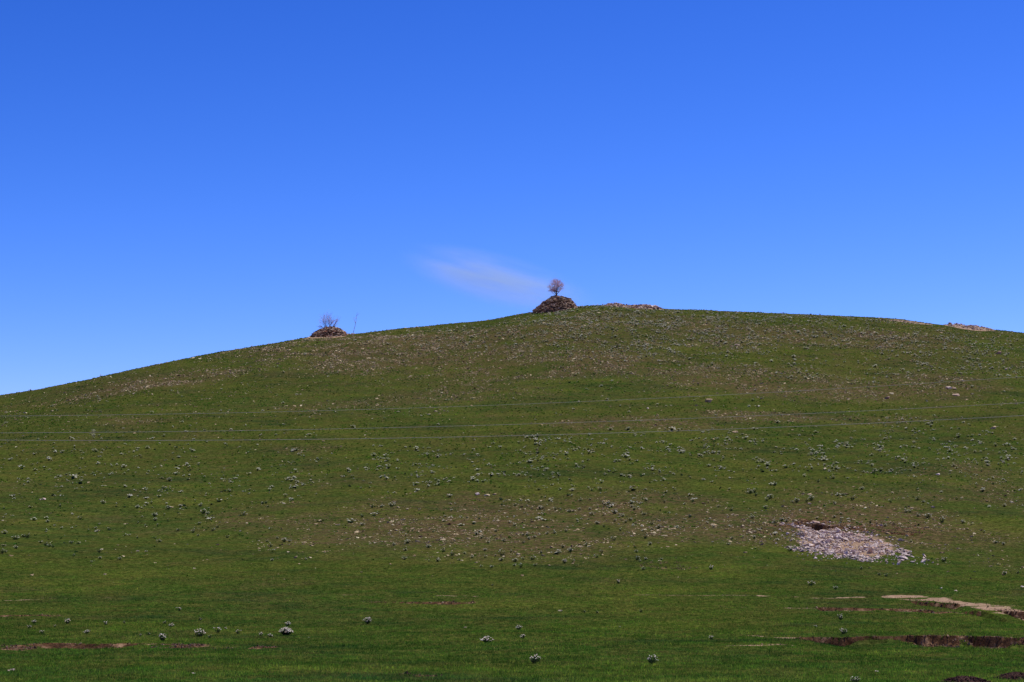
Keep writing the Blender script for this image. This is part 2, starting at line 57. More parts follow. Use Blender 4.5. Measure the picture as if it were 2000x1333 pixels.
PLANTS_MID = [(-7.56, 144.91, 0.528, 3, 'widest plant in the left half of the stony band at the hill foot'), (-5.92, 141.61, 0.401, 3, 'plant in the left half of the stony band at the hill foot'), (-8.5, 143.81, 0.349, 3, 'plant in the left half of the stony band at the hill foot'), (-7.48, 140.26, 0.341, 3, 'plant in the left half of the stony band at the hill foot'), (-7.26, 135.21, 0.416, 3, 'plant in the left half of the stony band at the hill foot'), (-5.0, 134.41, 0.435, 3, 'lowest plant in the left half of the stony band at the hill foot'), (-5.58, 134.66, 0.305, 3, 'plant in the left half of the stony band at the hill foot'), (-4.12, 137.71, 0.402, 3, 'plant in the left half of the stony band at the hill foot'), (-4.77, 139.56, 0.452, 3, 'plant in the left half of the stony band at the hill foot'), (-3.3, 138.76, 0.27, 4, 'plant on the green slope just above the left half of the stony band'), (-3.57, 134.81, 0.24, 3, 'rightmost plant in the left half of the stony band at the hill foot'), (-2.72, 136.36, 0.276, 4, 'plant on the green slope just above the left half of the stony band'), (-1.89, 140.51, 0.341, 4, 'plant on the green slope just above the left half of the stony band'), (-1.83, 136.21, 0.309, 4, 'rightmost plant on the green slope just above the left half of the stony band'), (-1.72, 144.76, 0.281, 5, 'leftmost dark plant in the crowded lower edge of the stony band near the centre'), (-0.56, 145.81, 0.413, 6, 'lowest plant amid the middle of the stony band near the centre'), (-2.28, 148.26, 0.42, 4, 'plant on the green slope just above the left half of the stony band'), (-2.67, 151.16, 0.429, 4, 'widest plant on the green slope just above the left half of the stony band'), (-1.24, 153.41, 0.373, 6, 'leftmost plant amid the middle of the stony band near the centre'), (-0.74, 137.21, 0.556, 5, 'widest dark plant in the crowded lower edge of the stony band near the centre'), (-0.7, 134.36, 0.327, 5, 'dark plant in the crowded lower edge of the stony band near the centre'), (-1.13, 137.26, 0.278, 5, 'dark plant in the crowded lower edge of the stony band near the centre'), (-0.07, 139.46, 0.339, 5, 'dark plant in the crowded lower edge of the stony band near the centre'), (0.21, 133.96, 0.38, 5, 'dark plant in the crowded lower edge of the stony band near the centre'), (0.75, 134.81, 0.328, 5, 'dark plant in the crowded lower edge of the stony band near the centre'), (0.15, 131.26, 0.361, 5, 'dark plant in the crowded lower edge of the stony band near the centre'), (0.58, 130.36, 0.38, 5, 'lowest dark plant in the crowded lower edge of the stony band near the centre'), (-2.03, 130.96, 0.297, 4, 'lowest plant on the green slope just above the left half of the stony band'), (-1.32, 130.61, 0.317, 5, 'dark plant in the crowded lower edge of the stony band near the centre'), (1.4, 134.81, 0.437, 5, 'dark plant in the crowded lower edge of the stony band near the centre'), (1.51, 131.26, 0.266, 5, 'dark plant in the crowded lower edge of the stony band near the centre'), (0.81, 144.41, 0.351, 5, 'uppermost dark plant in the crowded lower edge of the stony band near the centre'), (0.84, 149.46, 0.339, 6, 'plant amid the middle of the stony band near the centre'), (1.24, 146.96, 0.333, 6, 'plant amid the middle of the stony band near the centre'), (1.65, 147.81, 0.335, 6, 'plant amid the middle of the stony band near the centre'), (2.02, 138.51, 0.337, 5, 'dark plant in the crowded lower edge of the stony band near the centre'), (2.67, 150.06, 0.34, 6, 'plant amid the middle of the stony band near the centre'), (3.17, 150.16, 0.365, 6, 'plant amid the middle of the stony band near the centre'), (3.29, 138.51, 0.359, 5, 'dark plant in the crowded lower edge of the stony band near the centre'), (3.59, 141.61, 0.401, 5, 'dark plant in the crowded lower edge of the stony band near the centre'), (4.06, 139.16, 0.451, 5, 'dark plant in the crowded lower edge of the stony band near the centre'), (3.46, 132.76, 0.376, 5, 'dark plant in the crowded lower edge of the stony band near the centre'), (4.09, 133.36, 0.302, 5, 'rightmost dark plant in the crowded lower edge of the stony band near the centre'), (5.3, 142.36, 0.415, 7, 'leftmost dark plant along the lower edge of the stony band, right of centre'), (5.74, 136.16, 0.463, 7, 'dark plant along the lower edge of the stony band, right of centre'), (6.2, 138.76, 0.405, 7, 'dark plant along the lower edge of the stony band, right of centre'), (7.37, 145.41, 0.471, 7, 'widest dark plant along the lower edge of the stony band, right of centre'), (8.3, 153.16, 0.347, 8, 'lowest pale-topped plant on the upper edge of the stony band, right of centre'), (8.64, 139.01, 0.315, 7, 'dark plant along the lower edge of the stony band, right of centre'), (8.41, 134.51, 0.436, 7, 'dark plant along the lower edge of the stony band, right of centre'), (8.49, 133.06, 0.323, 7, 'dark plant along the lower edge of the stony band, right of centre'), (9.77, 146.61, 0.475, 7, 'uppermost dark plant along the lower edge of the stony band, right of centre'), (9.88, 142.96, 0.417, 7, 'dark plant along the lower edge of the stony band, right of centre'), (8.99, 134.76, 0.273, 7, 'dark plant along the lower edge of the stony band, right of centre'), (10.03, 134.56, 0.196, 7, 'rightmost dark plant along the lower edge of the stony band, right of centre'), (8.46, 128.86, 0.261, 7, 'lowest dark plant along the lower edge of the stony band, right of centre'), (4.08, 151.66, 0.319, 6, 'plant amid the middle of the stony band near the centre'), (7.16, 155.36, 0.378, 8, 'pale-topped plant on the upper edge of the stony band, right of centre'), (6.71, 157.36, 0.382, 8, 'pale-topped plant on the upper edge of the stony band, right of centre'), (8.15, 158.71, 0.386, 8, 'pale-topped plant on the upper edge of the stony band, right of centre'), (9.5, 160.51, 0.39, 8, 'pale-topped plant on the upper edge of the stony band, right of centre'), (11.06, 158.11, 0.461, 8, 'pale-topped plant on the upper edge of the stony band, right of centre'), (11.46, 155.71, 0.454, 8, 'pale-topped plant on the upper edge of the stony band, right of centre'), (10.85, 164.01, 0.399, 8, 'pale-topped plant on the upper edge of the stony band, right of centre'), (8.52, 165.76, 0.591, 8, 'widest pale-topped plant on the upper edge of the stony band, right of centre'), (6.54, 164.21, 0.426, 8, 'pale-topped plant on the upper edge of the stony band, right of centre'), (9.01, 162.66, 0.369, 8, 'pale-topped plant on the upper edge of the stony band, right of centre'), (10.27, 167.91, 0.462, 8, 'pale-topped plant on the upper edge of the stony band, right of centre'), (10.17, 169.47, 0.329, 8, 'pale-topped plant on the upper edge of the stony band, right of centre'), (6.59, 169.07, 0.383, 8, 'leftmost pale-topped plant on the upper edge of the stony band, right of centre'), (5.72, 169.02, 0.411, 6, 'plant amid the middle of the stony band near the centre'), (4.83, 167.41, 0.461, 6, 'widest plant amid the middle of the stony band near the centre'), (5.13, 167.56, 0.407, 6, 'plant amid the middle of the stony band near the centre'), (4.15, 169.77, 0.358, 6, 'plant amid the middle of the stony band near the centre'), (3.71, 170.22, 0.358, 6, 'plant amid the middle of the stony band near the centre'), (2.37, 170.97, 0.415, 6, 'plant amid the middle of the stony band near the centre'), (2.63, 171.07, 0.388, 6, 'uppermost plant amid the middle of the stony band near the centre'), (7.98, 171.52, 0.472, 8, 'pale-topped plant on the upper edge of the stony band, right of centre'), (8.35, 171.62, 0.5, 8, 'pale-topped plant on the upper edge of the stony band, right of centre'), (8.69, 171.62, 0.417, 8, 'pale-topped plant on the upper edge of the stony band, right of centre'), (6.01, 174.77, 0.425, 6, 'rightmost plant amid the middle of the stony band near the centre'), (6.84, 175.37, 0.341, 8, 'pale-topped plant on the upper edge of the stony band, right of centre'), (8.0, 180.57, 0.497, 8, 'uppermost pale-topped plant on the upper edge of the stony band, right of centre'), (13.13, 172.37, 0.419, 8, 'pale-topped plant on the upper edge of the stony band, right of centre'), (11.6, 173.22, 0.365, 8, 'pale-topped plant on the upper edge of the stony band, right of centre'), (-12.05, 160.86, 0.469, 3, 'plant in the left half of the stony band at the hill foot'), (-12.5, 166.71, 0.54, 3, 'leftmost plant in the left half of the stony band at the hill foot'), (-11.35, 168.71, 0.383, 3, 'uppermost plant in the left half of the stony band at the hill foot'), (-10.43, 172.77, 0.56, 4, 'uppermost plant on the green slope just above the left half of the stony band'), (-12.01, 171.62, 0.556, 4, 'leftmost plant on the green slope just above the left half of the stony band'), (-11.26, 172.22, 0.418, 4, 'plant on the green slope just above the left half of the stony band'), (20.99, 159.36, 0.516, 9, 'plant close to the left side of the rubble fan'), (21.73, 160.76, 0.547, 9, 'widest plant close to the left side of the rubble fan'), (22.04, 160.31, 0.39, 9, 'plant close to the left side of the rubble fan'), (19.4, 155.36, 0.403, 9, 'plant close to the left side of the rubble fan'), (19.52, 162.21, 0.368, 9, 'uppermost plant close to the left side of the rubble fan'), (18.29, 166.81, 0.486, 10, 'leftmost pale-topped plant on the slope above the rubble fan'), (17.51, 169.47, 0.343, 8, 'rightmost pale-topped plant on the upper edge of the stony band, right of centre'), (21.31, 178.17, 0.52, 10, 'pale-topped plant on the slope above the rubble fan'), (21.72, 178.67, 0.521, 10, 'pale-topped plant on the slope above the rubble fan'), (21.62, 176.82, 0.43, 10, 'pale-topped plant on the slope above the rubble fan'), (24.3, 184.07, 0.522, 10, 'pale-topped plant on the slope above the rubble fan'), (25.95, 173.07, 0.645, 10, 'widest pale-topped plant on the slope above the rubble fan'), (25.43, 172.27, 0.391, 10, 'pale-topped plant on the slope above the rubble fan'), (24.58, 172.32, 0.489, 10, 'pale-topped plant on the slope above the rubble fan'), (24.24, 172.77, 0.35, 10, 'pale-topped plant on the slope above the rubble fan'), (28.53, 185.77, 0.542, 10, 'uppermost pale-topped plant on the slope above the rubble fan'), (29.23, 176.32, 0.5, 10, 'pale-topped plant on the slope above the rubble fan'), (29.54, 173.02, 0.561, 10, 'pale-topped plant on the slope above the rubble fan'), (31.74, 180.87, 0.41, 10, 'pale-topped plant on the slope above the rubble fan'), (27.62, 171.22, 0.388, 10, 'pale-topped plant on the slope above the rubble fan'), (32.45, 171.17, 0.499, 10, 'lowest pale-topped plant on the slope above the rubble fan'), (35.2, 173.12, 0.561, 10, 'pale-topped plant on the slope above the rubble fan'), (35.33, 171.42, 0.333, 10, 'rightmost pale-topped plant on the slope above the rubble fan'), (32.92, 165.36, 0.536, 11, 'uppermost dark plant on the brown stony ground right of the rubble fan'), (32.59, 165.31, 0.455, 11, 'dark plant on the brown stony ground right of the rubble fan'), (33.13, 163.01, 0.528, 11, 'dark plant on the brown stony ground right of the rubble fan'), (33.79, 162.26, 0.526, 11, 'dark plant on the brown stony ground right of the rubble fan'), (34.37, 159.61, 0.595, 11, 'widest dark plant on the brown stony ground right of the rubble fan'), (35.84, 158.96, 0.464, 11, 'dark plant on the brown stony ground right of the rubble fan'), (36.24, 157.81, 0.23, 11, 'dark plant on the brown stony ground right of the rubble fan'), (29.25, 156.76, 0.381, 11, 'dark plant on the brown stony ground right of the rubble fan'), (26.15, 162.06, 0.341, 11, 'leftmost dark plant on the brown stony ground right of the rubble fan'), (26.27, 159.46, 0.336, 11, 'dark plant on the brown stony ground right of the rubble fan'), (36.4, 154.16, 0.35, 11, 'dark plant on the brown stony ground right of the rubble fan'), (36.0, 148.81, 0.386, 11, 'dark plant on the brown stony ground right of the rubble fan'), (36.34, 148.01, 0.36, 11, 'lowest dark plant on the brown stony ground right of the rubble fan'), (19.7, 141.56, 0.459, 9, 'rightmost plant close to the left side of the rubble fan'), (22.72, 175.37, 0.568, 10, 'pale-topped plant on the slope above the rubble fan'), (22.22, 174.07, 0.479, 10, 'pale-topped plant on the slope above the rubble fan'), (31.57, 128.41, 0.312, 11, 'rightmost dark plant on the brown stony ground right of the rubble fan'), (29.68, 148.76, 0.289, 11, 'dark plant on the brown stony ground right of the rubble fan'), (15.55, 143.81, 0.349, 9, 'leftmost plant close to the left side of the rubble fan'), (16.21, 147.31, 0.382, 9, 'lowest plant close to the left side of the rubble fan'), (17.98, 148.31, 0.312, 9, 'plant close to the left side of the rubble fan'), (18.63, 152.71, 0.272, 9, 'plant close to the left side of the rubble fan'), (28.37, 158.21, 0.384, 11, 'dark plant on the brown stony ground right of the rubble fan'), (-34.19, 146.61, 0.416, 0, 'white-topped plant on the lower left slope near the left edge'), (-33.66, 145.76, 0.401, 0, 'white-topped plant on the lower left slope near the left edge'), (-33.25, 144.96, 0.376, 0, 'white-topped plant on the lower left slope near the left edge'), (-35.7, 144.11, 0.42, 0, 'white-topped plant on the lower left slope near the left edge'), (-35.92, 141.11, 0.411, 0, 'leftmost white-topped plant on the lower left slope near the left edge'), (-35.82, 141.56, 0.344, 0, 'white-topped plant on the lower left slope near the left edge'), (-37.51, 153.66, 0.448, 0, 'white-topped plant on the lower left slope near the left edge'), (-37.1, 153.21, 0.496, 0, 'white-topped plant on the lower left slope near the left edge'), (-37.85, 152.46, 0.556, 0, 'widest white-topped plant on the lower left slope near the left edge'), (-26.93, 137.51, 0.312, 1, 'lowest white-topped plant scattered on the open green lower left slope'), (-29.27, 141.91, 0.391, 1, 'leftmost white-topped plant scattered on the open green lower left slope'), (-28.42, 138.11, 0.268, 1, 'white-topped plant scattered on the open green lower left slope'), (-28.55, 135.96, 0.264, 0, 'lowest white-topped plant on the lower left slope near the left edge'), (-30.51, 139.41, 0.271, 0, 'white-topped plant on the lower left slope near the left edge'), (-32.6, 148.06, 0.336, 0, 'white-topped plant on the lower left slope near the left edge'), (-31.97, 147.51, 0.311, 0, 'white-topped plant on the lower left slope near the left edge'), (-28.67, 153.11, 0.322, 1, 'white-topped plant scattered on the open green lower left slope'), (-17.47, 144.66, 0.422, 2, 'white-topped plant at the left end of the stony band'), (-18.26, 149.26, 0.314, 2, 'white-topped plant at the left end of the stony band'), (-17.86, 152.16, 0.419, 2, 'white-topped plant at the left end of the stony band'), (-16.99, 149.16, 0.411, 2, 'white-topped plant at the left end of the stony band'), (-16.55, 148.86, 0.338, 2, 'white-topped plant at the left end of the stony band'), (-16.14, 134.81, 0.328, 2, 'lowest white-topped plant at the left end of the stony band'), (-13.97, 135.61, 0.286, 2, 'rightmost white-topped plant at the left end of the stony band'), (-26.42, 171.07, 0.499, 1, 'rightmost white-topped plant scattered on the open green lower left slope'), (-26.0, 170.67, 0.415, 2, 'leftmost white-topped plant at the left end of the stony band'), (-29.02, 163.56, 0.371, 1, 'white-topped plant scattered on the open green lower left slope'), (-29.87, 167.36, 0.407, 1, 'white-topped plant scattered on the open green lower left slope'), (-30.55, 170.62, 0.498, 1, 'white-topped plant scattered on the open green lower left slope'), (-29.92, 163.36, 0.344, 1, 'white-topped plant scattered on the open green lower left slope'), (-31.09, 166.21, 0.323, 1, 'white-topped plant scattered on the open green lower left slope'), (-31.54, 170.32, 0.304, 1, 'white-topped plant scattered on the open green lower left slope'), (-36.47, 177.97, 0.519, 1, 'widest white-topped plant scattered on the open green lower left slope'), (-34.9, 175.92, 0.342, 1, 'white-topped plant scattered on the open green lower left slope'), (-39.78, 175.67, 0.427, 0, 'uppermost white-topped plant on the lower left slope near the left edge'), (-32.71, 187.22, 0.455, 1, 'uppermost white-topped plant scattered on the open green lower left slope'), (-27.54, 176.47, 0.429, 1, 'white-topped plant scattered on the open green lower left slope'), (-25.13, 157.76, 0.46, 1, 'white-topped plant scattered on the open green lower left slope'), (-24.4, 155.51, 0.277, 1, 'white-topped plant scattered on the open green lower left slope'), (-23.67, 158.11, 0.461, 2, 'white-topped plant at the left end of the stony band'), (-23.59, 160.06, 0.441, 2, 'white-topped plant at the left end of the stony band'), (-21.86, 153.61, 0.373, 2, 'white-topped plant at the left end of the stony band'), (-21.2, 173.52, 0.422, 2, 'white-topped plant at the left end of the stony band'), (-22.06, 176.62, 0.429, 2, 'white-topped plant at the left end of the stony band'), (-21.79, 176.87, 0.43, 2, 'uppermost white-topped plant at the left end of the stony band'), (-22.54, 168.11, 0.49, 2, 'widest white-topped plant at the left end of the stony band'), (-30.18, 175.27, 0.398, 1, 'white-topped plant scattered on the open green lower left slope'), (-32.09, 177.57, 0.345, 1, 'white-topped plant scattered on the open green lower left slope'), (-32.91, 175.42, 0.341, 1, 'white-topped plant scattered on the open green lower left slope'), (-36.45, 168.51, 0.464, 0, 'white-topped plant on the lower left slope near the left edge'), (-38.53, 165.81, 0.376, 0, 'white-topped plant on the lower left slope near the left edge'), (-33.68, 161.86, 0.341, 0, 'rightmost white-topped plant on the lower left slope near the left edge'), (-33.78, 159.41, 0.31, 0, 'white-topped plant on the lower left slope near the left edge'), (-36.81, 157.96, 0.333, 0, 'white-topped plant on the lower left slope near the left edge'), (-32.32, 160.36, 0.39, 1, 'white-topped plant scattered on the open green lower left slope'), (-35.55, 163.01, 0.29, 0, 'white-topped plant on the lower left slope near the left edge'), (-34.85, 181.57, 0.353, 1, 'white-topped plant scattered on the open green lower left slope'), (-26.53, 158.91, 0.309, 1, 'white-topped plant scattered on the open green lower left slope'), (-27.36, 153.01, 0.273, 1, 'white-topped plant scattered on the open green lower left slope')]
STONE_PLACES = [(-22.09, 165.76, 'loose stone at the far left tip of the stony band', 'far left tip of the stony band'), (-17.46, 170.27, 'loose stone at the left end of the stony band', 'left end of the stony band'), (-12.87, 147.86, 'loose pale stone in the grass left of the stony band', 'grass left of the band'), (-9.39, 141.21, 'loose pale stone on the lower left rim of the stony band', 'lower left rim'), (-10.46, 169.92, 'loose pale stone in the upper left half of the stony band', 'upper left half'), (-5.53, 154.16, 'loose stone left of the middle of the stony band', 'left of the middle'), (-5.39, 175.12, 'loose stone on the upper rim near the white boulder', 'near the white boulder'), (-1.39, 136.36, 'loose stone in the lower middle of the stony band', 'lower middle'), (-0.8, 156.46, 'loose stone at the heart of the stony band', 'heart of the band'), (2.2, 171.22, 'loose stone in the upper middle of the stony band', 'upper middle'), (4.35, 141.71, 'loose stone in the lower stony band right of centre', 'lower right of centre'), (7.32, 158.71, 'loose stone in the upper stony band right of centre', 'upper right of centre'), (12.12, 163.11, 'loose reddish stone where the stony band thins out on the right', 'right end'), (14.77, 151.76, 'loose stone between the stony band and the rubble fan', 'between band and fan'), (19.7, 160.21, 'loose stone on the brown ground left of the rubble fan', 'left of the fan'), (18.7, 143.31, 'loose stone close to the lower left corner of the rubble fan', 'lower left of the fan'), (27.28, 166.26, 'loose stone on the brown ground above the rubble fan', 'above the fan'), (31.88, 165.81, 'loose stone up to the right of the rubble fan', 'upper right of the fan'), (30.77, 146.66, 'loose stone right of the tip of the rubble fan', 'right of the fan tip'), (37.09, 162.61, 'loose stone among dark plants right of the rubble fan', 'among plants right of the fan'), (36.64, 149.16, 'loose stone near the right edge level with the rubble fan', 'right edge at fan level'), (41.63, 192.87, 'loose stone on the right slope well above the rubble fan', 'right slope'), (44.57, 182.77, 'loose stone near the right edge above the rubble fan', 'right edge above the fan'), (-31.37, 153.16, 'loose stone on the open lower left slope', 'lower left slope'), (19.34, 126.21, 'loose stone in the grass below the rubble fan', 'grass below the fan'), (-3.23, 126.46, 'loose stone in the grass below the stony band', 'grass below the band'), (-19.39, 188.82, 'loose stone in the small bare patch above the band on the left', 'small bare patch'), (15.07, 233.82, 'loose stone in the bare patch crossed by the lower wires', 'bare patch under the wires')]
STONE_K = 9.0
CLOUD = ((-19.5, 3000, 468.8), (170, 90, 44), 15.0, 0, 0.0115)
CREST_X = [-1500.0, -700.0, -400.0, -240.0, -160.0, -93.82, -80.78, -67.63, -56.89, -49.56, -43.95, -39.2, -31.46, -24.54, -15.47, -5.19, 4.59, 8.88, 13.09, 18.89, 23.65, 31.62, 42.27, 52.94, 63.57, 74.07, 84.39, 89.47, 94.51, 104.45, 125.0, 170.0, 260.0, 420.0, 800.0, 1500.0]
CREST_Z = [2.0, 4.0, 9.0, 16.0, 24.0, 36.29, 39.16, 42.98, 46.26, 48.05, 49.18, 50.52, 51.58, 52.86, 54.28, 55.64, 57.64, 58.29, 58.82, 59.04, 58.89, 58.57, 58.45, 58.14, 57.84, 57.12, 55.42, 54.51, 54.18, 52.7, 51.92, 46.42, 35.0, 20.0, 6.0, 2.0]

# --- TERRAIN BEGIN
def hash2(ix, iy, seed):
    h = (ix*374761393 + iy*668265263 + seed*974634721) & 0xffffffff
    h = ((h ^ (h >> 13))*1274126177) & 0xffffffff
    h = ((h ^ (h >> 15))*2246822519) & 0xffffffff
    return ((h ^ (h >> 16)) & 0xffff)/65535.0
def vnoise(x, y, seed=0):
    x = np.asarray(x, float); y = np.asarray(y, float)
    ix = np.floor(x).astype(np.int64); iy = np.floor(y).astype(np.int64)
    fx = x - ix; fy = y - iy
    fx = fx*fx*fx*(fx*(fx*6-15)+10); fy = fy*fy*fy*(fy*(fy*6-15)+10)
    a = hash2(ix, iy, seed); b = hash2(ix+1, iy, seed); c = hash2(ix, iy+1, seed); d = hash2(ix+1, iy+1, seed)
    return (a*(1-fx)+b*fx)*(1-fy) + (c*(1-fx)+d*fx)*fy
def fbm(x, y, seed=0, octaves=4):
    s = 0.0; a = 0.5; t = 0.0
    for k in range(octaves):
        s = s + a*vnoise(x*2**k, y*2**k, seed+k*17); t += a; a *= 0.5
    return s/t
def smooth(a, b, x):
    t = np.clip((x-a)/(b-a), 0, 1); return t*t*(3-2*t)
def pchip(xs, ys, x):
    xs = np.asarray(xs, float); ys = np.asarray(ys, float)
    h = np.diff(xs); d = np.diff(ys)/h
    m = np.zeros(len(xs)); m[0] = d[0]; m[-1] = d[-1]
    for i in range(1, len(xs)-1):
        if d[i-1]*d[i] > 0:
            w1 = 2*h[i]+h[i-1]; w2 = h[i]+2*h[i-1]
            m[i] = (w1+w2)/(w1/d[i-1]+w2/d[i])
    x = np.clip(x, xs[0], xs[-1])
    i = np.clip(np.searchsorted(xs, x, side='right')-1, 0, len(xs)-2)
    t = (x-xs[i])/h[i]
    return (ys[i]*(1+2*t)*(1-t)**2 + h[i]*m[i]*t*(1-t)**2 + ys[i+1]*t*t*(3-2*t) + h[i]*m[i+1]*t*t*(t-1))
PROF_T = [-0.2, 0.0, 0.087, 0.203, 0.406, 0.696, 0.90, 0.957, 1.0, 1.06, 1.15, 1.5, 2.2, 3.2]
PROF_Z = [0.0, 0.0, 0.010, 0.066, 0.262, 0.630, 0.930, 0.988, 1.0, 0.985, 0.93, 0.55, 0.12, 0.0]
def crest_y(x):
    return pchip([-600, -250, -90, 0, 60, 130, 350, 700], [300, 330, 368, 405, 412, 400, 370, 330], x)
def H0(x, y):
    x = np.asarray(x, float); y = np.asarray(y, float)
    hz = pchip(CREST_X, CREST_Z, x)
    t = (y-60.0)/(crest_y(x)-60.0)
    z = pchip(PROF_T, PROF_Z, t)*hz
    onhill = smooth(110, 160, y)
    z = z + (fbm(x/34, y/34, 5, 3)-0.5)*1.5*onhill*smooth(1.02, 0.86, t) + (fbm(x/5.5, y/7.5, 9, 3)-0.5)*0.34*onhill
    z = z + (fbm(x/9, y/5, 21, 3)-0.5)*0.22*smooth(45, 58, y)*(1-onhill) + (fbm(x/1.3, y/1.3, 31, 2)-0.5)*0.035
    return z
def strip_at(st, x, y):
    """signed distance in front of a line that runs across the slope, with its amount and width at x"""
    xs, ys, am = st
    yc = np.interp(x, xs, ys); a = np.interp(x, xs, am, left=0, right=0)
    return yc - y, a
def cuts(x, y):
    dz = np.zeros_like(x); soil = np.zeros_like(x)
    sel = (y > 45) & (y < 175) & (np.abs(x) < 90)
    if sel.all(): return cuts_in(x, y)
    if sel.any():
        a, b = cuts_in(x[sel], y[sel]); dz[sel] = a; soil[sel] = b
    return dz, soil
def cuts_in(x, y):
    dz = np.zeros_like(x); soil = np.zeros_like(x)
    for k, (xs, ys, am, ramp) in enumerate(CUTS):
        jag = (fbm(x/7, x*0+k*1.7, 44+k, 2)-0.5)*1.6 + (fbm(x/1.1, x*0+k*3.1, 40+k, 3)-0.5)*0.6 + (vnoise(x/0.35, x*0+7.7*k, 60+k)-0.5)*0.25
        s, a = strip_at((xs, ys, am), x, y)
        a = a*(0.65+0.7*fbm(x/1.7, x*0+k*5.3, 80+k, 2))
        s = s + (jag + (fbm(x/0.5, y/0.5, 140+k, 2)-0.5)*0.35)*np.minimum(1, a*2.5)
        cut = np.where(s > 0, np.clip(1-s/ramp, 0, 1), 0)*smooth(0, 0.06, s)
        dz = np.minimum(dz, -a*cut)
        front = np.where((s > -0.15) & (a > 0.005), np.clip(1.2-(s+0.1)/(0.25+0.9*a), 0, 1), 0)
        soil = np.maximum(soil, np.where(s > -0.15, front, 0)*np.minimum(1, a*9))
        # crumbled soil against the foot of the face
        sl = np.clip(1-np.abs(s-0.4)/0.45, 0, 1)*smooth(0.6, 0.74, fbm(x/1.3, y*0+k, 90+k, 2))
        dz = dz + 0.7*a*sl*(s > 0)
    return dz, soil
def ell(table, x, y):
    m = np.zeros_like(x)
    for cx, cy, rx, ry, st in table:
        d = ((x-cx)/rx)**2 + ((y-cy)/ry)**2
        m = np.maximum(m, st*np.clip(1.35-d, 0, 1))
    return m
def H(x, y):
    x = np.asarray(x, float); y = np.asarray(y, float)
    return H0(x, y) + cuts(x, y)[0]
def masks(x, y):
    soil = np.maximum(cuts(x, y)[1], ell(SOIL, x, y)*smooth(0.3, 0.55, fbm(x/0.7, y/1.2, 3, 3)))
    sand = ell(SAND, x, y)
    for xs, ys, hw, amp in TRACKS:
        s, w = strip_at((xs, ys, hw), x, y)
        s = s + (fbm(x/2.5, y/1.5, 71, 3)-0.5)*(w*2.0+0.3) + (fbm(x/8, x*0, 73, 2)-0.5)*2.2
        sand = np.maximum(sand, amp*np.where(w > 0, np.clip(1.2-0.75*np.abs(s)/np.maximum(w, 1e-3), 0, 1), 0)*smooth(0.36, 0.6, fbm(x/1.7, y/0.7, 77, 4)+0.05+0.08*np.minimum(w, 2)))
    stony = ell(STONY, x, y)*smooth(0.14, 0.48, fbm(x/7, y/10, 15, 4)) + 0.32*smooth(215, 330, y)*smooth(0.38, 0.62, fbm(x/14, y/20, 25, 4)) + 0.12*smooth(130, 170, y)
    return soil, sand, stony
# --- TERRAIN END

rng = np.random.default_rng(7); random.seed(7)

# ------------------------------------------------------------------ material helpers
def new_mat(name):
    m = bpy.data.materials.new(name); m.use_nodes = True
    nt = m.node_tree; nt.nodes.clear()
    o = nt.nodes.new('ShaderNodeOutputMaterial'); b = nt.nodes.new('ShaderNodeBsdfPrincipled')
    b.inputs['Roughness'].default_value = 0.9; b.inputs['Specular IOR Level'].default_value = 0.0
    nt.links.new(b.outputs[0], o.inputs[0])
    return m, nt, b
def N(nt, kind, **kw):
    n = nt.nodes.new(kind)
    for k, v in kw.items(): setattr(n, k, v)
    return n
def noise(nt, vec, scale, detail=3, rough=0.55):
    n = N(nt, 'ShaderNodeTexNoise'); n.inputs['Scale'].default_value = scale; n.inputs['Detail'].default_value = detail; n.inputs['Roughness'].default_value = rough
    nt.links.new(vec, n.inputs['Vector']); return n.outputs['Fac']
def ramp(nt, fac, stops):
    r = N(nt, 'ShaderNodeValToRGB'); e = r.color_ramp.elements
    while len(e) < len(stops): e.new(0.5)
    for el, (p, c) in zip(e, stops): el.position = p; el.color = (*c, 1) if len(c) == 3 else c
    nt.links.new(fac, r.inputs[0]); return r.outputs[0]
def maprange(nt, v, a, b, c=0.0, d=1.0):
    n = N(nt, 'ShaderNodeMapRange'); n.interpolation_type = 'SMOOTHSTEP'
    for k, q in zip((1, 2, 3, 4), (a, b, c, d)): n.inputs[k].default_value = q
    nt.links.new(v, n.inputs[0]); return n.outputs[0]
def mix(nt, fac, a, b, mode='MIX'):
    n = N(nt, 'ShaderNodeMix', data_type='RGBA', blend_type=mode)
    for s, v in ((n.inputs[0], fac), (n.inputs[6], a), (n.inputs[7], b)):
        if isinstance(v, (int, float)): s.default_value = v
        elif isinstance(v, tuple): s.default_value = (*v, 1)
        else: nt.links.new(v, s)
    return n.outputs[2]
def math_n(nt, op, a, b=0.0):
    n = N(nt, 'ShaderNodeMath', operation=op)
    for s, v in ((n.inputs[0], a), (n.inputs[1], b)):
        if isinstance(v, (int, float)): s.default_value = v
        else: nt.links.new(v, s)
    return n.outputs[0]
def attr(nt, name):
    return N(nt, 'ShaderNodeAttribute', attribute_name=name).outputs['Fac']
def meadow_green(nt):
    """the grass colour of a place on the ground, shared by turf and blades"""
    pos = N(nt, 'ShaderNodeNewGeometry').outputs['Position']
    big = noise(nt, pos, 0.028, 3)
    st = N(nt, 'ShaderNodeMapping'); st.inputs['Scale'].default_value = (0.55, 0.9, 1.0); nt.links.new(pos, st.inputs['Vector'])
    band = noise(nt, st.outputs[0], 0.16, 4, 0.6)
    mid = noise(nt, pos, 0.55, 4, 0.6)
    c1 = ramp(nt, big, [(0.36, GREEN_A), (0.62, GREEN_B)])
    c2 = mix(nt, maprange(nt, band, 0.5, 0.68), c1, GREEN_C)
    c3 = mix(nt, maprange(nt, band, 0.48, 0.34), c2, GREEN_D)
    return mix(nt, maprange(nt, mid, 0.38, 0.66, 0.0, 0.85), c3, mix(nt, 0.5, c3, GREEN_E)), pos
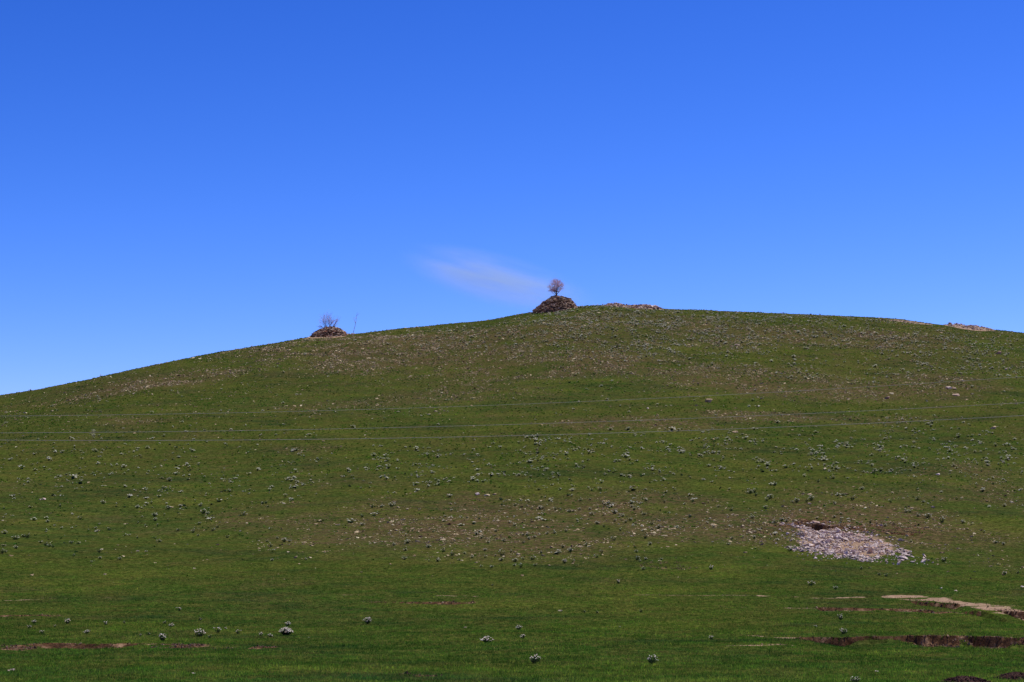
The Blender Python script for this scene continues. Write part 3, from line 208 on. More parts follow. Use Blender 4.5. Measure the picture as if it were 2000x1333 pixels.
GREEN_A = (0.039, 0.083, 0.0090); GREEN_B = (0.057, 0.089, 0.0095)
GREEN_C = (0.088, 0.122, 0.0130); GREEN_D = (0.022, 0.054, 0.0095); GREEN_E = (0.125, 0.094, 0.022)

# turf
M = {}
m, nt, b = new_mat('turf')
green, pos = meadow_green(nt)
fine = noise(nt, pos, 5.5, 4, 0.7); fine2 = noise(nt, pos, 1.6, 5, 0.7)
green = mix(nt, maprange(nt, fine, 0.36, 0.66, 0.0, 1.0), mix(nt, 0.6, green, (0.012, 0.02, 0.005)), mix(nt, 0.18, green, (0.16, 0.15, 0.06)))
hump = noise(nt, pos, 0.11, 4, 0.6)
stony = attr(nt, 'stony')
dry = math_n(nt, 'MULTIPLY', math_n(nt, 'ADD', stony, maprange(nt, hump, 0.52, 0.72, 0.0, 0.4)), maprange(nt, fine2, 0.36, 0.6))
grit = noise(nt, pos, 2.6, 6, 0.8)
col = mix(nt, math_n(nt, 'MULTIPLY', dry, 0.9), green, ramp(nt, fine, [(0.3, (0.045, 0.033, 0.016)), (0.6, (0.13, 0.088, 0.044)), (0.8, (0.25, 0.18, 0.10))]))
col = mix(nt, 1.0, col, ramp(nt, grit, [(0.36, (0.38, 0.4, 0.42)), (0.52, (0.98, 0.98, 0.98)), (0.68, (1.75, 1.65, 1.6))]), 'MULTIPLY')
soilc = ramp(nt, fine2, [(0.34, (0.036, 0.018, 0.009)), (0.54, (0.125, 0.066, 0.033)), (0.70, (0.36, 0.23, 0.135))])
sandc = ramp(nt, fine2, [(0.3, (0.22, 0.14, 0.085)), (0.7, (0.40, 0.275, 0.18))])
rag = math_n(nt, 'MULTIPLY', math_n(nt, 'SUBTRACT', fine2, 0.5), 0.9)
col = mix(nt, maprange(nt, math_n(nt, 'ADD', attr(nt, 'sand'), rag), 0.38, 0.6), col, sandc)
col = mix(nt, maprange(nt, math_n(nt, 'ADD', attr(nt, 'soil'), rag), 0.34, 0.52), col, soilc)
nt.links.new(col, b.inputs['Base Color'])
bp = N(nt, 'ShaderNodeBump'); bp.inputs['Strength'].default_value = 0.9; bp.inputs['Distance'].default_value = 0.12
nt.links.new(noise(nt, pos, 3.2, 6, 0.75), bp.inputs['Height']); nt.links.new(bp.outputs[0], b.inputs['Normal'])
M['turf'] = m
# grass blades
m, nt, b = new_mat('grass_blade')
green, pos = meadow_green(nt)
t = attr(nt, 'tint')
green = mix(nt, 1.0, green, ramp(nt, t, [(0.0, (0.62, 0.92, 1.3)), (0.4, (1.3, 1.7, 2.4)), (0.9, (3.0, 3.3, 4.6)), (1.0, (4.8, 4.3, 5.5))]), 'MULTIPLY')
nt.links.new(green, b.inputs['Base Color'])
tr = N(nt, 'ShaderNodeBsdfTranslucent'); nt.links.new(mix(nt, 1.0, green, (1.25, 1.3, 0.7), 'MULTIPLY'), tr.inputs[0])
ms = N(nt, 'ShaderNodeMixShader'); ms.inputs[0].default_value = 0.55; nt.links.new(b.outputs[0], ms.inputs[1]); nt.links.new(tr.outputs[0], ms.inputs[2])
nt.links.new(ms.outputs[0], [n for n in nt.nodes if n.type == 'OUTPUT_MATERIAL'][0].inputs[0])
M['blade'] = m
def stone_mat(name, stops, use_attr=False):
    m, nt, b = new_mat(name)
    r = attr(nt, 'tint') if use_attr else N(nt, 'ShaderNodeObjectInfo').outputs['Random']
    pos = N(nt, 'ShaderNodeNewGeometry').outputs['Position']
    f = noise(nt, pos, 4.0, 5, 0.65)
    c = ramp(nt, r, stops)
    c = mix(nt, maprange(nt, f, 0.3, 0.75), mix(nt, 0.5, c, (0.05, 0.035, 0.03)), c)
    c = mix(nt, math_n(nt, 'MULTIPLY', maprange(nt, noise(nt, pos, 1.7, 3), 0.6, 0.7), 0.5), c, (0.20, 0.075, 0.03))
    nt.links.new(c, b.inputs['Base Color'])
    bp = N(nt, 'ShaderNodeBump'); bp.inputs['Strength'].default_value = 0.5; bp.inputs['Distance'].default_value = 0.04
    nt.links.new(noise(nt, pos, 9, 5), bp.inputs['Height']); nt.links.new(bp.outputs[0], b.inputs['Normal'])
    return m
CAIRN = [(0.0, (0.085, 0.055, 0.04)), (0.3, (0.25, 0.17, 0.115)), (0.55, (0.48, 0.355, 0.25)), (0.85, (0.78, 0.63, 0.47)), (1.0, (0.42, 0.15, 0.06))]
PALE = [(0.0, (0.30, 0.23, 0.19)), (0.3, (0.60, 0.48, 0.405)), (0.75, (0.84, 0.70, 0.61)), (1.0, (0.70, 0.47, 0.32))]
FIELD = [(0.0, (0.21, 0.15, 0.082)), (0.4, (0.41, 0.31, 0.172)), (0.75, (0.60, 0.48, 0.277)), (1.0, (0.74, 0.65, 0.406))]
PINK = [(0.0, (0.28, 0.185, 0.13)), (0.5, (0.56, 0.415, 0.31)), (1.0, (0.76, 0.62, 0.49))]
M['cairn'] = stone_mat('cairn_stone', CAIRN); M['cairn_fill'] = stone_mat('cairn_fill_stone', CAIRN, True)
M['rubble'] = stone_mat('rubble_stone', PALE); M['rubble_fill'] = stone_mat('rubble_fill_stone', PALE, True)
M['field'] = stone_mat('field_stone', FIELD); M['field_fill'] = stone_mat('field_fill_stone', FIELD, True)
M['pink'] = stone_mat('outcrop_stone', PINK); M['pink_fill'] = stone_mat('outcrop_fill_stone', PINK, True)
def plain_mat(name, c1, c2, scale=6.0, rough=0.9, bump=0.4):
    m, nt, b = new_mat(name)
    pos = N(nt, 'ShaderNodeTexCoord').outputs['Object']
    nt.links.new(ramp(nt, noise(nt, pos, scale, 4), [(0.3, c1), (0.7, c2)]), b.inputs['Base Color']); b.inputs['Roughness'].default_value = rough
    bp = N(nt, 'ShaderNodeBump'); bp.inputs['Strength'].default_value = bump; bp.inputs['Distance'].default_value = 0.03
    nt.links.new(noise(nt, pos, scale*3, 4), bp.inputs['Height']); nt.links.new(bp.outputs[0], b.inputs['Normal'])
    return m
M['core'] = plain_mat('cairn_earth', (0.04, 0.026, 0.02), (0.09, 0.06, 0.045), 3)
M['stony_earth'] = plain_mat('stony_earth', (0.22, 0.15, 0.10), (0.46, 0.34, 0.25), 5)
M['bark'] = plain_mat('bark', (0.05, 0.036, 0.032), (0.13, 0.09, 0.078), 8)
M['twig'] = plain_mat('twig_bark', (0.56, 0.33, 0.28), (0.74, 0.48, 0.41), 5)
M['dead_leaf'] = plain_mat('dead_leaf', (0.30, 0.085, 0.04), (0.46, 0.17, 0.09), 5)
M['pole_wood'] = plain_mat('pole_wood', (0.3, 0.24, 0.22), (0.85, 0.75, 0.7), 2.0)
M['wire'] = plain_mat('wire_metal', (0.42, 0.38, 0.31), (0.52, 0.47, 0.38), 1, 0.6, 0.0)
M['timber'] = plain_mat('pole_timber', (0.10, 0.08, 0.06), (0.2, 0.16, 0.12), 4)
M['ceramic'] = plain_mat('ceramic', (0.5, 0.48, 0.45), (0.6, 0.58, 0.55), 4, 0.3, 0.0)
M['molehill'] = plain_mat('dug_soil', (0.028, 0.014, 0.011), (0.10, 0.058, 0.046), 9, 0.95, 1.0)
def tone(name, c1, c2, rough=0.8, thin=0.25):
    m, nt, b = new_mat(name)
    c = ramp(nt, attr(nt, 'tint'), [(0.0, c1), (1.0, c2)])
    nt.links.new(c, b.inputs['Base Color']); b.inputs['Roughness'].default_value = rough
    tr = N(nt, 'ShaderNodeBsdfTranslucent'); nt.links.new(c, tr.inputs[0])      # thin petals and leaves let light through
    ms = N(nt, 'ShaderNodeMixShader'); ms.inputs[0].default_value = thin; nt.links.new(b.outputs[0], ms.inputs[1]); nt.links.new(tr.outputs[0], ms.inputs[2])
    nt.links.new(ms.outputs[0], [n for n in nt.nodes if n.type == 'OUTPUT_MATERIAL'][0].inputs[0])
    return m
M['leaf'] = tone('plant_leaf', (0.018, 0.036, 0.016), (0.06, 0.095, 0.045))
M['flower'] = tone('white_flower', (0.80, 0.68, 0.64), (0.92, 0.88, 0.80), thin=0.4)
M['flower_far'] = tone('pale_flower_head', (0.34, 0.35, 0.24), (0.82, 0.79, 0.64), thin=0.3)

# ------------------------------------------------------------------ mesh helpers
def mesh_np(name, V, F, mats, tint=None, fm=None, smooth_=False):
    """V (n,3), F (m,3) triangles"""
    me = bpy.data.meshes.new(name)
    me.vertices.add(len(V)); me.vertices.foreach_set('co', np.ascontiguousarray(V, np.float32).ravel())
    me.loops.add(len(F)*3); me.loops.foreach_set('vertex_index', np.ascontiguousarray(F, np.int32).ravel())
    me.polygons.add(len(F)); me.polygons.foreach_set('loop_start', np.arange(0, len(F)*3, 3, dtype=np.int32))
    if fm is not None: me.polygons.foreach_set('material_index', np.ascontiguousarray(fm, np.int32))
    me.polygons.foreach_set('use_smooth', np.full(len(F), smooth_))
    if tint is not None:
        a = me.attributes.new('tint', 'FLOAT', 'POINT'); a.data.foreach_set('value', np.ascontiguousarray(tint, np.float32))
    for q in mats: me.materials.append(q)
    me.update(); me.validate()
    return me
def link(name, me, parent=None, loc=None, rot=None, scale=None, label=None, category=None, group=None, kind=None):
    o = bpy.data.objects.new(name, me); C.objects.link(o)
    if parent is not None: o.parent = parent
    if loc is not None: o.location = loc
    if rot is not None: o.rotation_euler = rot
    if scale is not None: o.scale = scale
    if label: o['label'] = label
    if category: o['category'] = category
    if group: o['group'] = group
    if kind: o['kind'] = kind
    return o
def ground(x, y): return float(H(np.array([x]), np.array([y]))[0])

def hull(n, sx, sy, sz, seed, boxy=0.5):
    r = random.Random(seed); bm = bmesh.new()
    for i in range(n):
        v = Vector((r.gauss(0, 1), r.gauss(0, 1), r.gauss(0, 1))).normalized()
        k = max(abs(v.x), abs(v.y), abs(v.z)); v = v*(1-boxy) + v/k*boxy*0.8
        v *= r.uniform(0.85, 1.1)
        bm.verts.new((v.x*sx, v.y*sy, v.z*sz))
    res = bmesh.ops.convex_hull(bm, input=bm.verts)
    bmesh.ops.delete(bm, geom=[g for g in res['geom_interior'] if isinstance(g, bmesh.types.BMVert)], context='VERTS')
    bmesh.ops.triangulate(bm, faces=bm.faces); bmesh.ops.recalc_face_normals(bm, faces=bm.faces)
    bm.verts.index_update()
    V = np.array([v.co[:] for v in bm.verts]); F = np.array([[v.index for v in f.verts] for f in bm.faces]); bm.free()
    return V, F
SLAB = [hull(14, 0.5, 0.42, 0.36, 100+i, 0.8) for i in range(8)]        # unit stones, about 1 across
ROCK = [hull(13, 0.5, 0.43, 0.40, 200+i, 0.45) for i in range(8)]
def rotz(a): c, s = np.cos(a), np.sin(a); z = 0*a; return np.stack([np.stack([c, -s, z], -1), np.stack([s, c, z], -1), np.stack([z, z, z+1], -1)], -2)
def roty(a): c, s = np.cos(a), np.sin(a); z = 0*a; return np.stack([np.stack([c, z, s], -1), np.stack([z, z+1, z], -1), np.stack([-s, z, c], -1)], -2)
def rotx(a): c, s = np.cos(a), np.sin(a); z = 0*a; return np.stack([np.stack([z+1, z, z], -1), np.stack([z, c, -s], -1), np.stack([z, s, c], -1)], -2)
def merge(variants, P, S, A, T):
    """one mesh of many pieces: positions P (n,3), sizes S (n,3), angles A (n,3), tints T (n)"""
    n = len(P); which = rng.integers(0, len(variants), n)
    Rm = rotz(A[:, 2]) @ roty(A[:, 1]) @ rotx(A[:, 0])
    Vs, Fs, Ts, FM, base = [], [], [], [], 0
    for k, var in enumerate(variants):
        V, F = var[0], var[1]
        idx = np.where(which == k)[0]
        if not len(idx): continue
        W = np.einsum('nij,nvj->nvi', Rm[idx], V[None]*S[idx][:, None]) + P[idx][:, None]
        Vs.append(W.reshape(-1, 3))
        Fs.append((F[None] + (np.arange(len(idx))*len(V))[:, None, None]).reshape(-1, 3) + base); base += len(idx)*len(V)
        if len(var) > 2:
            Ts.append(np.clip(var[2][None]*0.6 + T[idx][:, None]*0.4, 0, 1).ravel()); FM.append(np.tile(var[3], len(idx)))
        else:
            Ts.append(np.repeat(T[idx], len(V))); FM.append(np.zeros(len(idx)*len(F), int))
    return np.concatenate(Vs), np.concatenate(Fs), np.concatenate(Ts), np.concatenate(FM)

# ------------------------------------------------------------------ the ground: meadow running up into the hill
def axis(*segs):
    out = []
    for a, b_, step in segs: out.append(np.arange(a, b_, step))
    return np.concatenate(out + [[segs[-1][1]]])
gx = axis((-4000, -1200, 200), (-1200, -300, 40), (-300, -120, 6), (-120, -34, 1.5), (-34, 4, 0.45), (4, 32, 0.24), (32, 120, 1.5), (120, 300, 6), (300, 1200, 40), (1200, 4000, 200))
gy = axis((-3000, -400, 200), (-400, -40, 30), (-40, 44, 4), (44, 70, 0.4), (70, 112, 0.14), (112, 134, 0.4), (134, 149, 0.5), (149, 163, 0.2), (163, 168, 0.5), (168, 432, 1.4), (432, 560, 6), (560, 1600, 40), (1600, 6000, 200))
X, Y = np.meshgrid(gx, gy)
fl = (X.ravel(), Y.ravel())
Z = H(*fl); soil, sand, stony = masks(*fl)
nx, ny = len(gx), len(gy)
i = np.arange((ny-1)*(nx-1)); r_, c_ = i//(nx-1), i % (nx-1); a0 = r_*nx+c_
quads = np.stack([a0, a0+1, a0+nx+1, a0+nx], -1)
me = bpy.data.meshes.new('meadow')
me.vertices.add(nx*ny); me.vertices.foreach_set('co', np.stack([fl[0], fl[1], Z], -1).astype(np.float32).ravel())
me.loops.add(len(quads)*4); me.loops.foreach_set('vertex_index', quads.astype(np.int32).ravel())
me.polygons.add(len(quads)); me.polygons.foreach_set('loop_start', np.arange(0, len(quads)*4, 4, dtype=np.int32))
zq = Z[quads]; xq = fl[0][quads]; yq = fl[1][quads]
steep = (zq.max(1)-zq.min(1))/np.maximum(yq.max(1)-yq.min(1), 1e-6)
me.polygons.foreach_set('use_smooth', ~((steep > 0.45) & (yq[:, 0] > 60) & (yq[:, 0] < 170)))
for nm, arr in (('soil', soil), ('sand', sand), ('stony', stony)):
    a = me.attributes.new(nm, 'FLOAT', 'POINT'); a.data.foreach_set('value', arr.astype(np.float32))
me.materials.append(M['turf']); me.update(); me.validate()
link('grassy_hill', me, kind='structure', label='green grassy hill rising from the meadow')

# ------------------------------------------------------------------ cairns of stacked stones
slab_me = [mesh_np('slab', V, F, [M['cairn']]) for V, F in SLAB]
def profile_r(prof_l, prof_r, h, th):
    """radius of a cairn at drop h below its top, blending its left and right outline"""
    l = np.interp(h, [p[1] for p in prof_l], [p[0] for p in prof_l]); r = np.interp(h, [p[1] for p in prof_r], [p[0] for p in prof_r])
    w = 0.5+0.5*np.cos(th); return l*(1-w)+r*w
def cairn(x, y, top, prof_l, prof_r, label, seed):
    rr = random.Random(seed); zg = ground(x, y)
    root = link('stone_cairn', None, loc=(x, y, zg), label=label, category='cairn', group='stone cairns on the ridge')
    maxd = max(prof_l[-1][1], prof_r[-1][1])
    # earth core, just inside the stones
    bm = bmesh.new(); rings = []
    for d in np.linspace(0.05, maxd, 12):
        rings.append([bm.verts.new((math.cos(t)*max(0.05, profile_r(prof_l, prof_r, d, t)-0.22), math.sin(t)*max(0.05, profile_r(prof_l, prof_r, d, t)-0.22), top-d-0.1)) for t in np.linspace(0, 2*math.pi, 28, endpoint=False)])
    for q, s in zip(rings, rings[1:]):
        for k in range(28): bm.faces.new((q[k], s[k], s[(k+1) % 28], q[(k+1) % 28]))
    bm.faces.new(rings[0]); bmesh.ops.recalc_face_normals(bm, faces=bm.faces)
    cm = bpy.data.meshes.new('earth_core'); bm.to_mesh(cm); bm.free(); cm.materials.append(M['core'])
    link('earth_core', cm, root)
    stones = []
    d = 0.0
    while d < maxd:
        ch = rr.uniform(0.13, 0.21)
        th = rr.uniform(0, 1)
        end = th + 2*math.pi
        while th < end:
            rad = profile_r(prof_l, prof_r, d+ch*0.5, th)
            w = rr.uniform(0.24, 0.72) if rr.random() < 0.9 else rr.uniform(0.8, 1.2)
            th += w/max(rad, 0.35)
            rj = rad*(1+0.16*(float(fbm(th*1.3+seed, d*1.5, 7, 2))-0.5)) + rr.gauss(0, 0.12)
            p = (math.cos(th-w*0.5/max(rad, .35))*rj, math.sin(th-w*0.5/max(rad, .35))*rj, top-d-ch*0.5+rr.gauss(0, 0.035))
            stones.append((p, (w*1.08, rr.uniform(0.5, 0.8), ch*rr.uniform(1.2, 1.75)), (rr.gauss(0, 0.12), rr.gauss(0, 0.16), th+math.pi/2+rr.gauss(0, 0.15))))
        d += ch
    # loose stones lying about on the top and the flanks
    for k in range(130):
        th = rr.uniform(0, 2*math.pi); dd = maxd*rr.random()**1.6*0.9
        rad = profile_r(prof_l, prof_r, dd, th)*rr.uniform(0.9, 1.02)
        s = rr.uniform(0.18, 0.42)
        stones.append(((math.cos(th)*rad, math.sin(th)*rad, top-dd+0.08), (s*1.5, s, s*0.7), (rr.gauss(0, 0.4), rr.gauss(0, 0.4), rr.uniform(0, 6))))
    for k in range(70):          # spilled around the base
        th = rr.uniform(0, 2*math.pi); rad = profile_r(prof_l, prof_r, maxd*0.8, th)*(1+abs(rr.gauss(0, .22))); s = rr.uniform(.15, .45)
        px_, py_ = math.cos(th)*rad, math.sin(th)*rad
        stones.append(((px_, py_, float(H0(x+px_, y+py_))-zg+s*.1), (s*1.4, s, s*.6), (rr.gauss(0, .3), rr.gauss(0, .3), rr.uniform(0, 6))))
    front = sorted([s for s in stones if s[0][1] < 0.8], key=lambda s: -s[1][0]*s[1][2])[:290]
    ids = set(id(s) for s in front)
    for p, s, a in front:
        link('stone', slab_me[rr.randrange(8)], root, p, a, (s[0], s[1], s[2]))
    rest = [s for s in stones if id(s) not in ids]
    V, F, T, FM = merge(SLAB, np.array([s[0] for s in rest]), np.array([s[1] for s in rest]), np.array([s[2] for s in rest]), rng.random(len(rest)))
    link('packed_stones', mesh_np('packed_stones', V, F, [M['cairn_fill']], T), root, kind='stuff')
    return root, zg+top
(cx, cy, ctop), (dx, dy, dtop) = CAIRNS
_, z_right = cairn(cx, cy, ctop, [(0.3, 0), (0.7, .22), (1.4, .62), (2.5, 1.3), (3.05, 1.85), (3.7, 2.4), (4.35, 3.1), (4.7, 3.7)], [(0.3, 0), (0.7, .12), (1.6, .25), (2.5, .55), (3.1, 1.25), (3.5, 1.8), (3.75, 2.4), (3.9, 3.7)],
                   'larger stepped stone cairn at the summit under the round bare tree', 11)
_, z_left = cairn(dx, dy, dtop, [(0.4, 0), (1.0, .12), (1.8, .42), (2.9, 1.15), (3.55, 1.85), (3.9, 2.4)], [(0.4, 0), (1.2, .08), (2.0, .3), (2.7, .8), (3.5, 1.6), (3.9, 2.4)],
                  'smaller stone cairn lower on the left ridge with a forked leafless shrub', 12)

# ------------------------------------------------------------------ rubble: heaps and outcrops with their own stones
rock_me = {k: [mesh_np('rock', V, F, [M[k]]) for V, F in ROCK] for k in ('rubble', 'pink', 'field', 'cairn')}
def heap(name, label, category, x, y, mat, pts, sizes, flat, limit=300, lift=0.3, rot=0.35):
    zg = ground(x, y); root = link(name, None, loc=(x, y, zg), label=label, category=category)
    z = H(pts[:, 0], pts[:, 1]) + (pts[:, 2] if pts.shape[1] > 2 else 0)
    P = np.stack([pts[:, 0]-x, pts[:, 1]-y, z-zg+sizes*flat*lift], -1)
    S = np.stack([sizes*rng.uniform(.85, 1.3, len(sizes)), sizes, sizes*flat*rng.uniform(.7, 1.3, len(sizes))], -1)
    A = np.stack([rng.normal(0, rot, len(sizes)), rng.normal(0, rot, len(sizes)), rng.uniform(0, 6.28, len(sizes))], -1)
    order = np.argsort(-sizes/(1+0.02*P[:, 1]))
    for k in order[:limit]:
        link('stone', rock_me[mat][int(rng.integers(8))], root, P[k], A[k], S[k])
    rest = order[limit:]
    if len(rest):
        V, F, T, FM = merge(ROCK, P[rest], S[rest], A[rest], rng.random(len(rest)))
        link('small_stones', mesh_np('small_stones', V, F, [M[mat+'_fill']], T), root, kind='stuff')
    return root
def in_poly(px, py, poly):
    inside = np.zeros(len(px), bool); n = len(poly)
    for k in range(n):
        x1, y1 = poly[k]; x2, y2 = poly[(k+1) % n]
        c = ((y1 > py) != (y2 > py)) & (px < (x2-x1)*(py-y1)/(y2-y1+1e-9)+x1)
        inside ^= c
    return inside
# pale rubble spilling from the small scarp at the foot of the hill
pp = np.array(RUBBLE_POLY); cxr, cyr = pp.mean(0)
q = np.stack([rng.uniform(pp[:, 0].min()-1, pp[:, 0].max()+1, 16000), rng.uniform(pp[:, 1].min()-2, pp[:, 1].max()+1, 16000)], -1)
jx = q[:, 0]+(fbm(q[:, 0]/1.2, q[:, 1]/2, 4)-0.5)*1.4; jy = q[:, 1]+(fbm(q[:, 0]/1.2, q[:, 1]/2, 8)-0.5)*4
edge = rng.normal(0, 1, (len(q), 2))*np.array([0.6, 2.2])*rng.exponential(1, (len(q), 1))
ok = in_poly(jx+edge[:, 0], jy+edge[:, 1], RUBBLE_POLY) & (fbm(q[:, 0]/1.0, q[:, 1]/2.2, 19)+rng.normal(0, .07, len(q)) > 0.40)
q = q[ok][:4200]
sz = np.clip(rng.lognormal(-2.0, 0.55, len(q)), 0.06, 0.7)
heap('rubble_heap', 'fan of pale broken stones spilling from a dark scarp at the hill foot', 'rubble', cxr, cyr, 'rubble', q, sz, 0.5, rot=0.4)
# stony rise right of the larger cairn and the pinkish mound far right, both on the skyline
def mound_points(x, y, rx, ry, h, n, lean=0.0):
    a = rng.uniform(0, 6.283, n); r = np.sqrt(rng.random(n)); px = x+rx*r*np.cos(a); py = y+ry*r*np.sin(a)
    return np.stack([px, py, h*(1-r**2)*(1+lean*(px-x)/rx)], -1)
for nm, lab, (ox, oy, rx, ry, hh), n, s0, lim in OUTCROPS:
    p = mound_points(ox, oy, rx, ry, hh, n)
    p[:, 2] *= 0.5+fbm(p[:, 0]/0.9, p[:, 1]/0.9, 33)
    s = np.clip(rng.lognormal(math.log(s0), 0.4, n), 0.1, 1.1)
    root = heap(nm, lab, 'rocks', ox, oy, 'pink', p, s, 0.6, limit=lim, lift=0.1)
    nr, na = 10, 40; rad = np.linspace(0.02, 1.12, nr); an = np.linspace(0, 2*math.pi, na, endpoint=False)
    A_, R_ = np.meshgrid(an, rad); px_, py_ = ox+rx*R_*np.cos(A_), oy+ry*R_*np.sin(A_)
    pz_ = H0(px_, py_)-ground(ox, oy)+hh*np.clip(1-R_**2, -0.3, 1)*(0.45+0.8*fbm(px_/0.9, py_/0.9, 33))
    Vc = np.stack([px_-ox, py_-oy, pz_], -1).reshape(-1, 3)
    Fc = [t for i_ in range(nr-1) for j_ in range(na) for t in ((i_*na+j_, (i_+1)*na+j_, (i_+1)*na+(j_+1) % na), (i_*na+j_, (i_+1)*na+(j_+1) % na, i_*na+(j_+1) % na))]
    Fc += [(j_, (j_+1) % na, (j_+2) % na) for j_ in range(0, na-2)]
    link('bare_earth', mesh_np('bare_earth', Vc, np.array(Fc), [M['stony_earth']]), root)
# single boulders on the slope
for bx, by, w, hgt, mt, lab in BOULDERS:
    k = random.randrange(8)
    link('boulder', rock_me[mt][k], None, (bx, by, ground(bx, by)+w*hgt*0.22), (0.38+random.gauss(0, .1), random.gauss(0, .15), random.uniform(-.5, .5)), (w*1.05, w*0.9, w*hgt*1.15), label=lab, category='boulder')

# ------------------------------------------------------------------ bare trees and the crooked stick
def tube(bm, pts, radii, sides=5):
    prev = None
    for k, (p, r) in enumerate(zip(pts, radii)):
        d = (pts[min(k+1, len(pts)-1)]-pts[max(k-1, 0)]).normalized()
        u = d.orthogonal().normalized(); w = d.cross(u)
        ring = [bm.verts.new(p+(u*math.cos(6.2832*j/sides)+w*math.sin(6.2832*j/sides))*r) for j in range(sides)]
        if prev:
            for j in range(sides): bm.faces.new((prev[j], prev[(j+1) % sides], ring[(j+1) % sides], ring[j]))
        prev = ring
    bm.faces.new(prev)
def grow(rr, bms, p, d, length, rad, level, maxl, env, spread, up):
    """a limb with side shoots; env(p) keeps the crown's outline"""
    n = 4 if level < 2 else 3
    pts, rads = [p.copy()], [rad]
    for k in range(n):
        d = (d + Vector((rr.gauss(0, .13), rr.gauss(0, .13), rr.gauss(0, .09)+up*0.10))).normalized()
        p = p + d*length/n
        pts.append(p.copy()); rads.append(rad*(1-0.5*(k+1)/n))
    tube(bms[min(level, len(bms)-1)], pts, rads, 6 if level == 0 else (4 if level == 1 else 3))
    if level >= maxl or not env(p): return
    kids = max(2, [5, 5, 4, 3, 3][min(level, 4)]+rr.choice((-1, 0, 0, 1)))
    for k in range(kids):
        t = 0.25+0.75*(k+1)/kids
        i0 = min(int(t*n), n-1); f = t*n-i0; q = pts[i0].lerp(pts[i0+1], f)
        ax = Vector((rr.gauss(0, 1), rr.gauss(0, 1), rr.gauss(0, .5))).cross(d).normalized()
        nd = (Matrix.Rotation(rr.uniform(0.3, 1.0)*spread, 3, ax) @ d)
        grow(rr, bms, q, nd, length*rr.uniform(0.55, 0.8), max(rads[i0]*0.56, 0.0065), level+1, maxl, env, spread, up)
def tree(name, label, x, y, z, stems, env, maxl, seed, leaves=None, spread=1.0, up=0.6):
    rr = random.Random(seed)
    root = link(name, None, loc=(x, y, z), label=label, category='tree')
    bms = [bmesh.new(), bmesh.new(), bmesh.new()]
    for off, d, L, r in stems: grow(rr, bms, Vector(off), Vector(d).normalized(), L, r, 0, maxl, env, spread, up)
    for bm, nm, mt in zip(bms, ('trunk', 'branches', 'crown_twigs'), ('bark', 'bark', 'twig')):
        e = bpy.data.meshes.new(nm); bm.to_mesh(e); bm.free(); e.materials.append(M[mt]); link(nm, e, root)
    if leaves:
        bm = bmesh.new()
        for k in range(leaves[1]):
            p = Vector(leaves[0])+Vector((rr.gauss(0, .42), rr.gauss(0, .35), rr.gauss(0, .13)))
            m3 = Euler((rr.uniform(0, 6), rr.uniform(0, 6), rr.uniform(0, 6))).to_matrix()
            s = rr.uniform(.05, .1)
            bm.faces.new([bm.verts.new(p+m3 @ Vector(v)*s) for v in ((-1, 0, 0), (0, -.6, .2), (1, 0, 0), (0, .6, .2))])
        e = bpy.data.meshes.new('dry_leaves'); bm.to_mesh(e); bm.free(); e.materials.append(M['dead_leaf']); link('dry_leaves', e, root, label='reddish dry leaves on the lower left branches')
    return root
def env_right(p): return ((p.x+0.08+0.2*(p.z-2.0))/1.7)**2 + (p.y/1.6)**2 + ((p.z-2.1-0.15*p.x)/1.45)**2 < 1.0
def env_left(p): return (p.x/2.4)**2 + (p.y/1.3)**2 + ((p.z-1.2)/1.7)**2 < 1.0
tree('bare_tree', 'round bare tree with fine purplish twigs on top of the larger cairn', cx+TREE_DX[0], cy, z_right-0.25,
     [((0, 0, -.1), (0.05, 0, 1), 1.25, 0.13), ((0.03, 0, .85), (.55, .1, 1), 1.55, .07), ((0.02, 0, .6), (-.75, -.1, .85), 1.35, .07), ((.04, 0, 1.0), (.08, .3, 1), 1.65, .075), ((.02, 0, .9), (-.3, -.3, 1), 1.55, .06), ((.05, 0, 1.1), (.3, -.3, 1), 1.45, .06), ((-.01, 0, .35), (-1.2, 0, .25), .9, .03), ((.06, 0, .9), (1.05, .1, .75), 1.25, .045), ((.03, 0, .95), (-.65, .3, 1), 1.3, .05)],
     env_right, 4, 6, spread=1.12, leaves=((-0.72, -.1, 1.3), 130))
fan = []
fr = random.Random(4)
for bx_, n_, lean in ((-.5, 11, -.25), (.5, 8, .3)):
    for k in range(n_):
        a_ = lean + (k/(n_-1)-.5)*1.75 + fr.gauss(0, .08)
        fan.append(((bx_+fr.gauss(0, .1), fr.gauss(0, .12), fr.uniform(-.05, .1)), (math.sin(a_), fr.gauss(0, .3), math.cos(a_)), fr.uniform(1.3, 2.1)*(1-.28*abs(a_)), fr.uniform(.024, .05)))
tree('bare_shrub', 'leafless shrub with several upright stems on the smaller left cairn', dx+TREE_DX[1], dy, z_left-0.2, fan,
     env_left, 2, 33, spread=0.55, up=0.3)
sx, sy = STICK; zs = ground(sx, sy)
stick = link('crooked_stick', None, loc=(sx, sy, zs), label='tall thin crooked stick standing right of the smaller cairn', category='stick')
bm = bmesh.new(); tube(bm, [Vector(v) for v in ((-.2, 0, -.3), (-.12, 0, .4), (.02, 0, 1.1), (.22, 0, 1.9), (.36, 0, 2.6), (.42, 0, 3.3), (.52, 0, 3.9), (.6, 0, 4.45))], (.055, .052, .048, .042, .036, .03, .024, .014), 6)
e = bpy.data.meshes.new('shaft'); bm.to_mesh(e); bm.free(); e.materials.append(M['pole_wood']); link('shaft', e, stick)
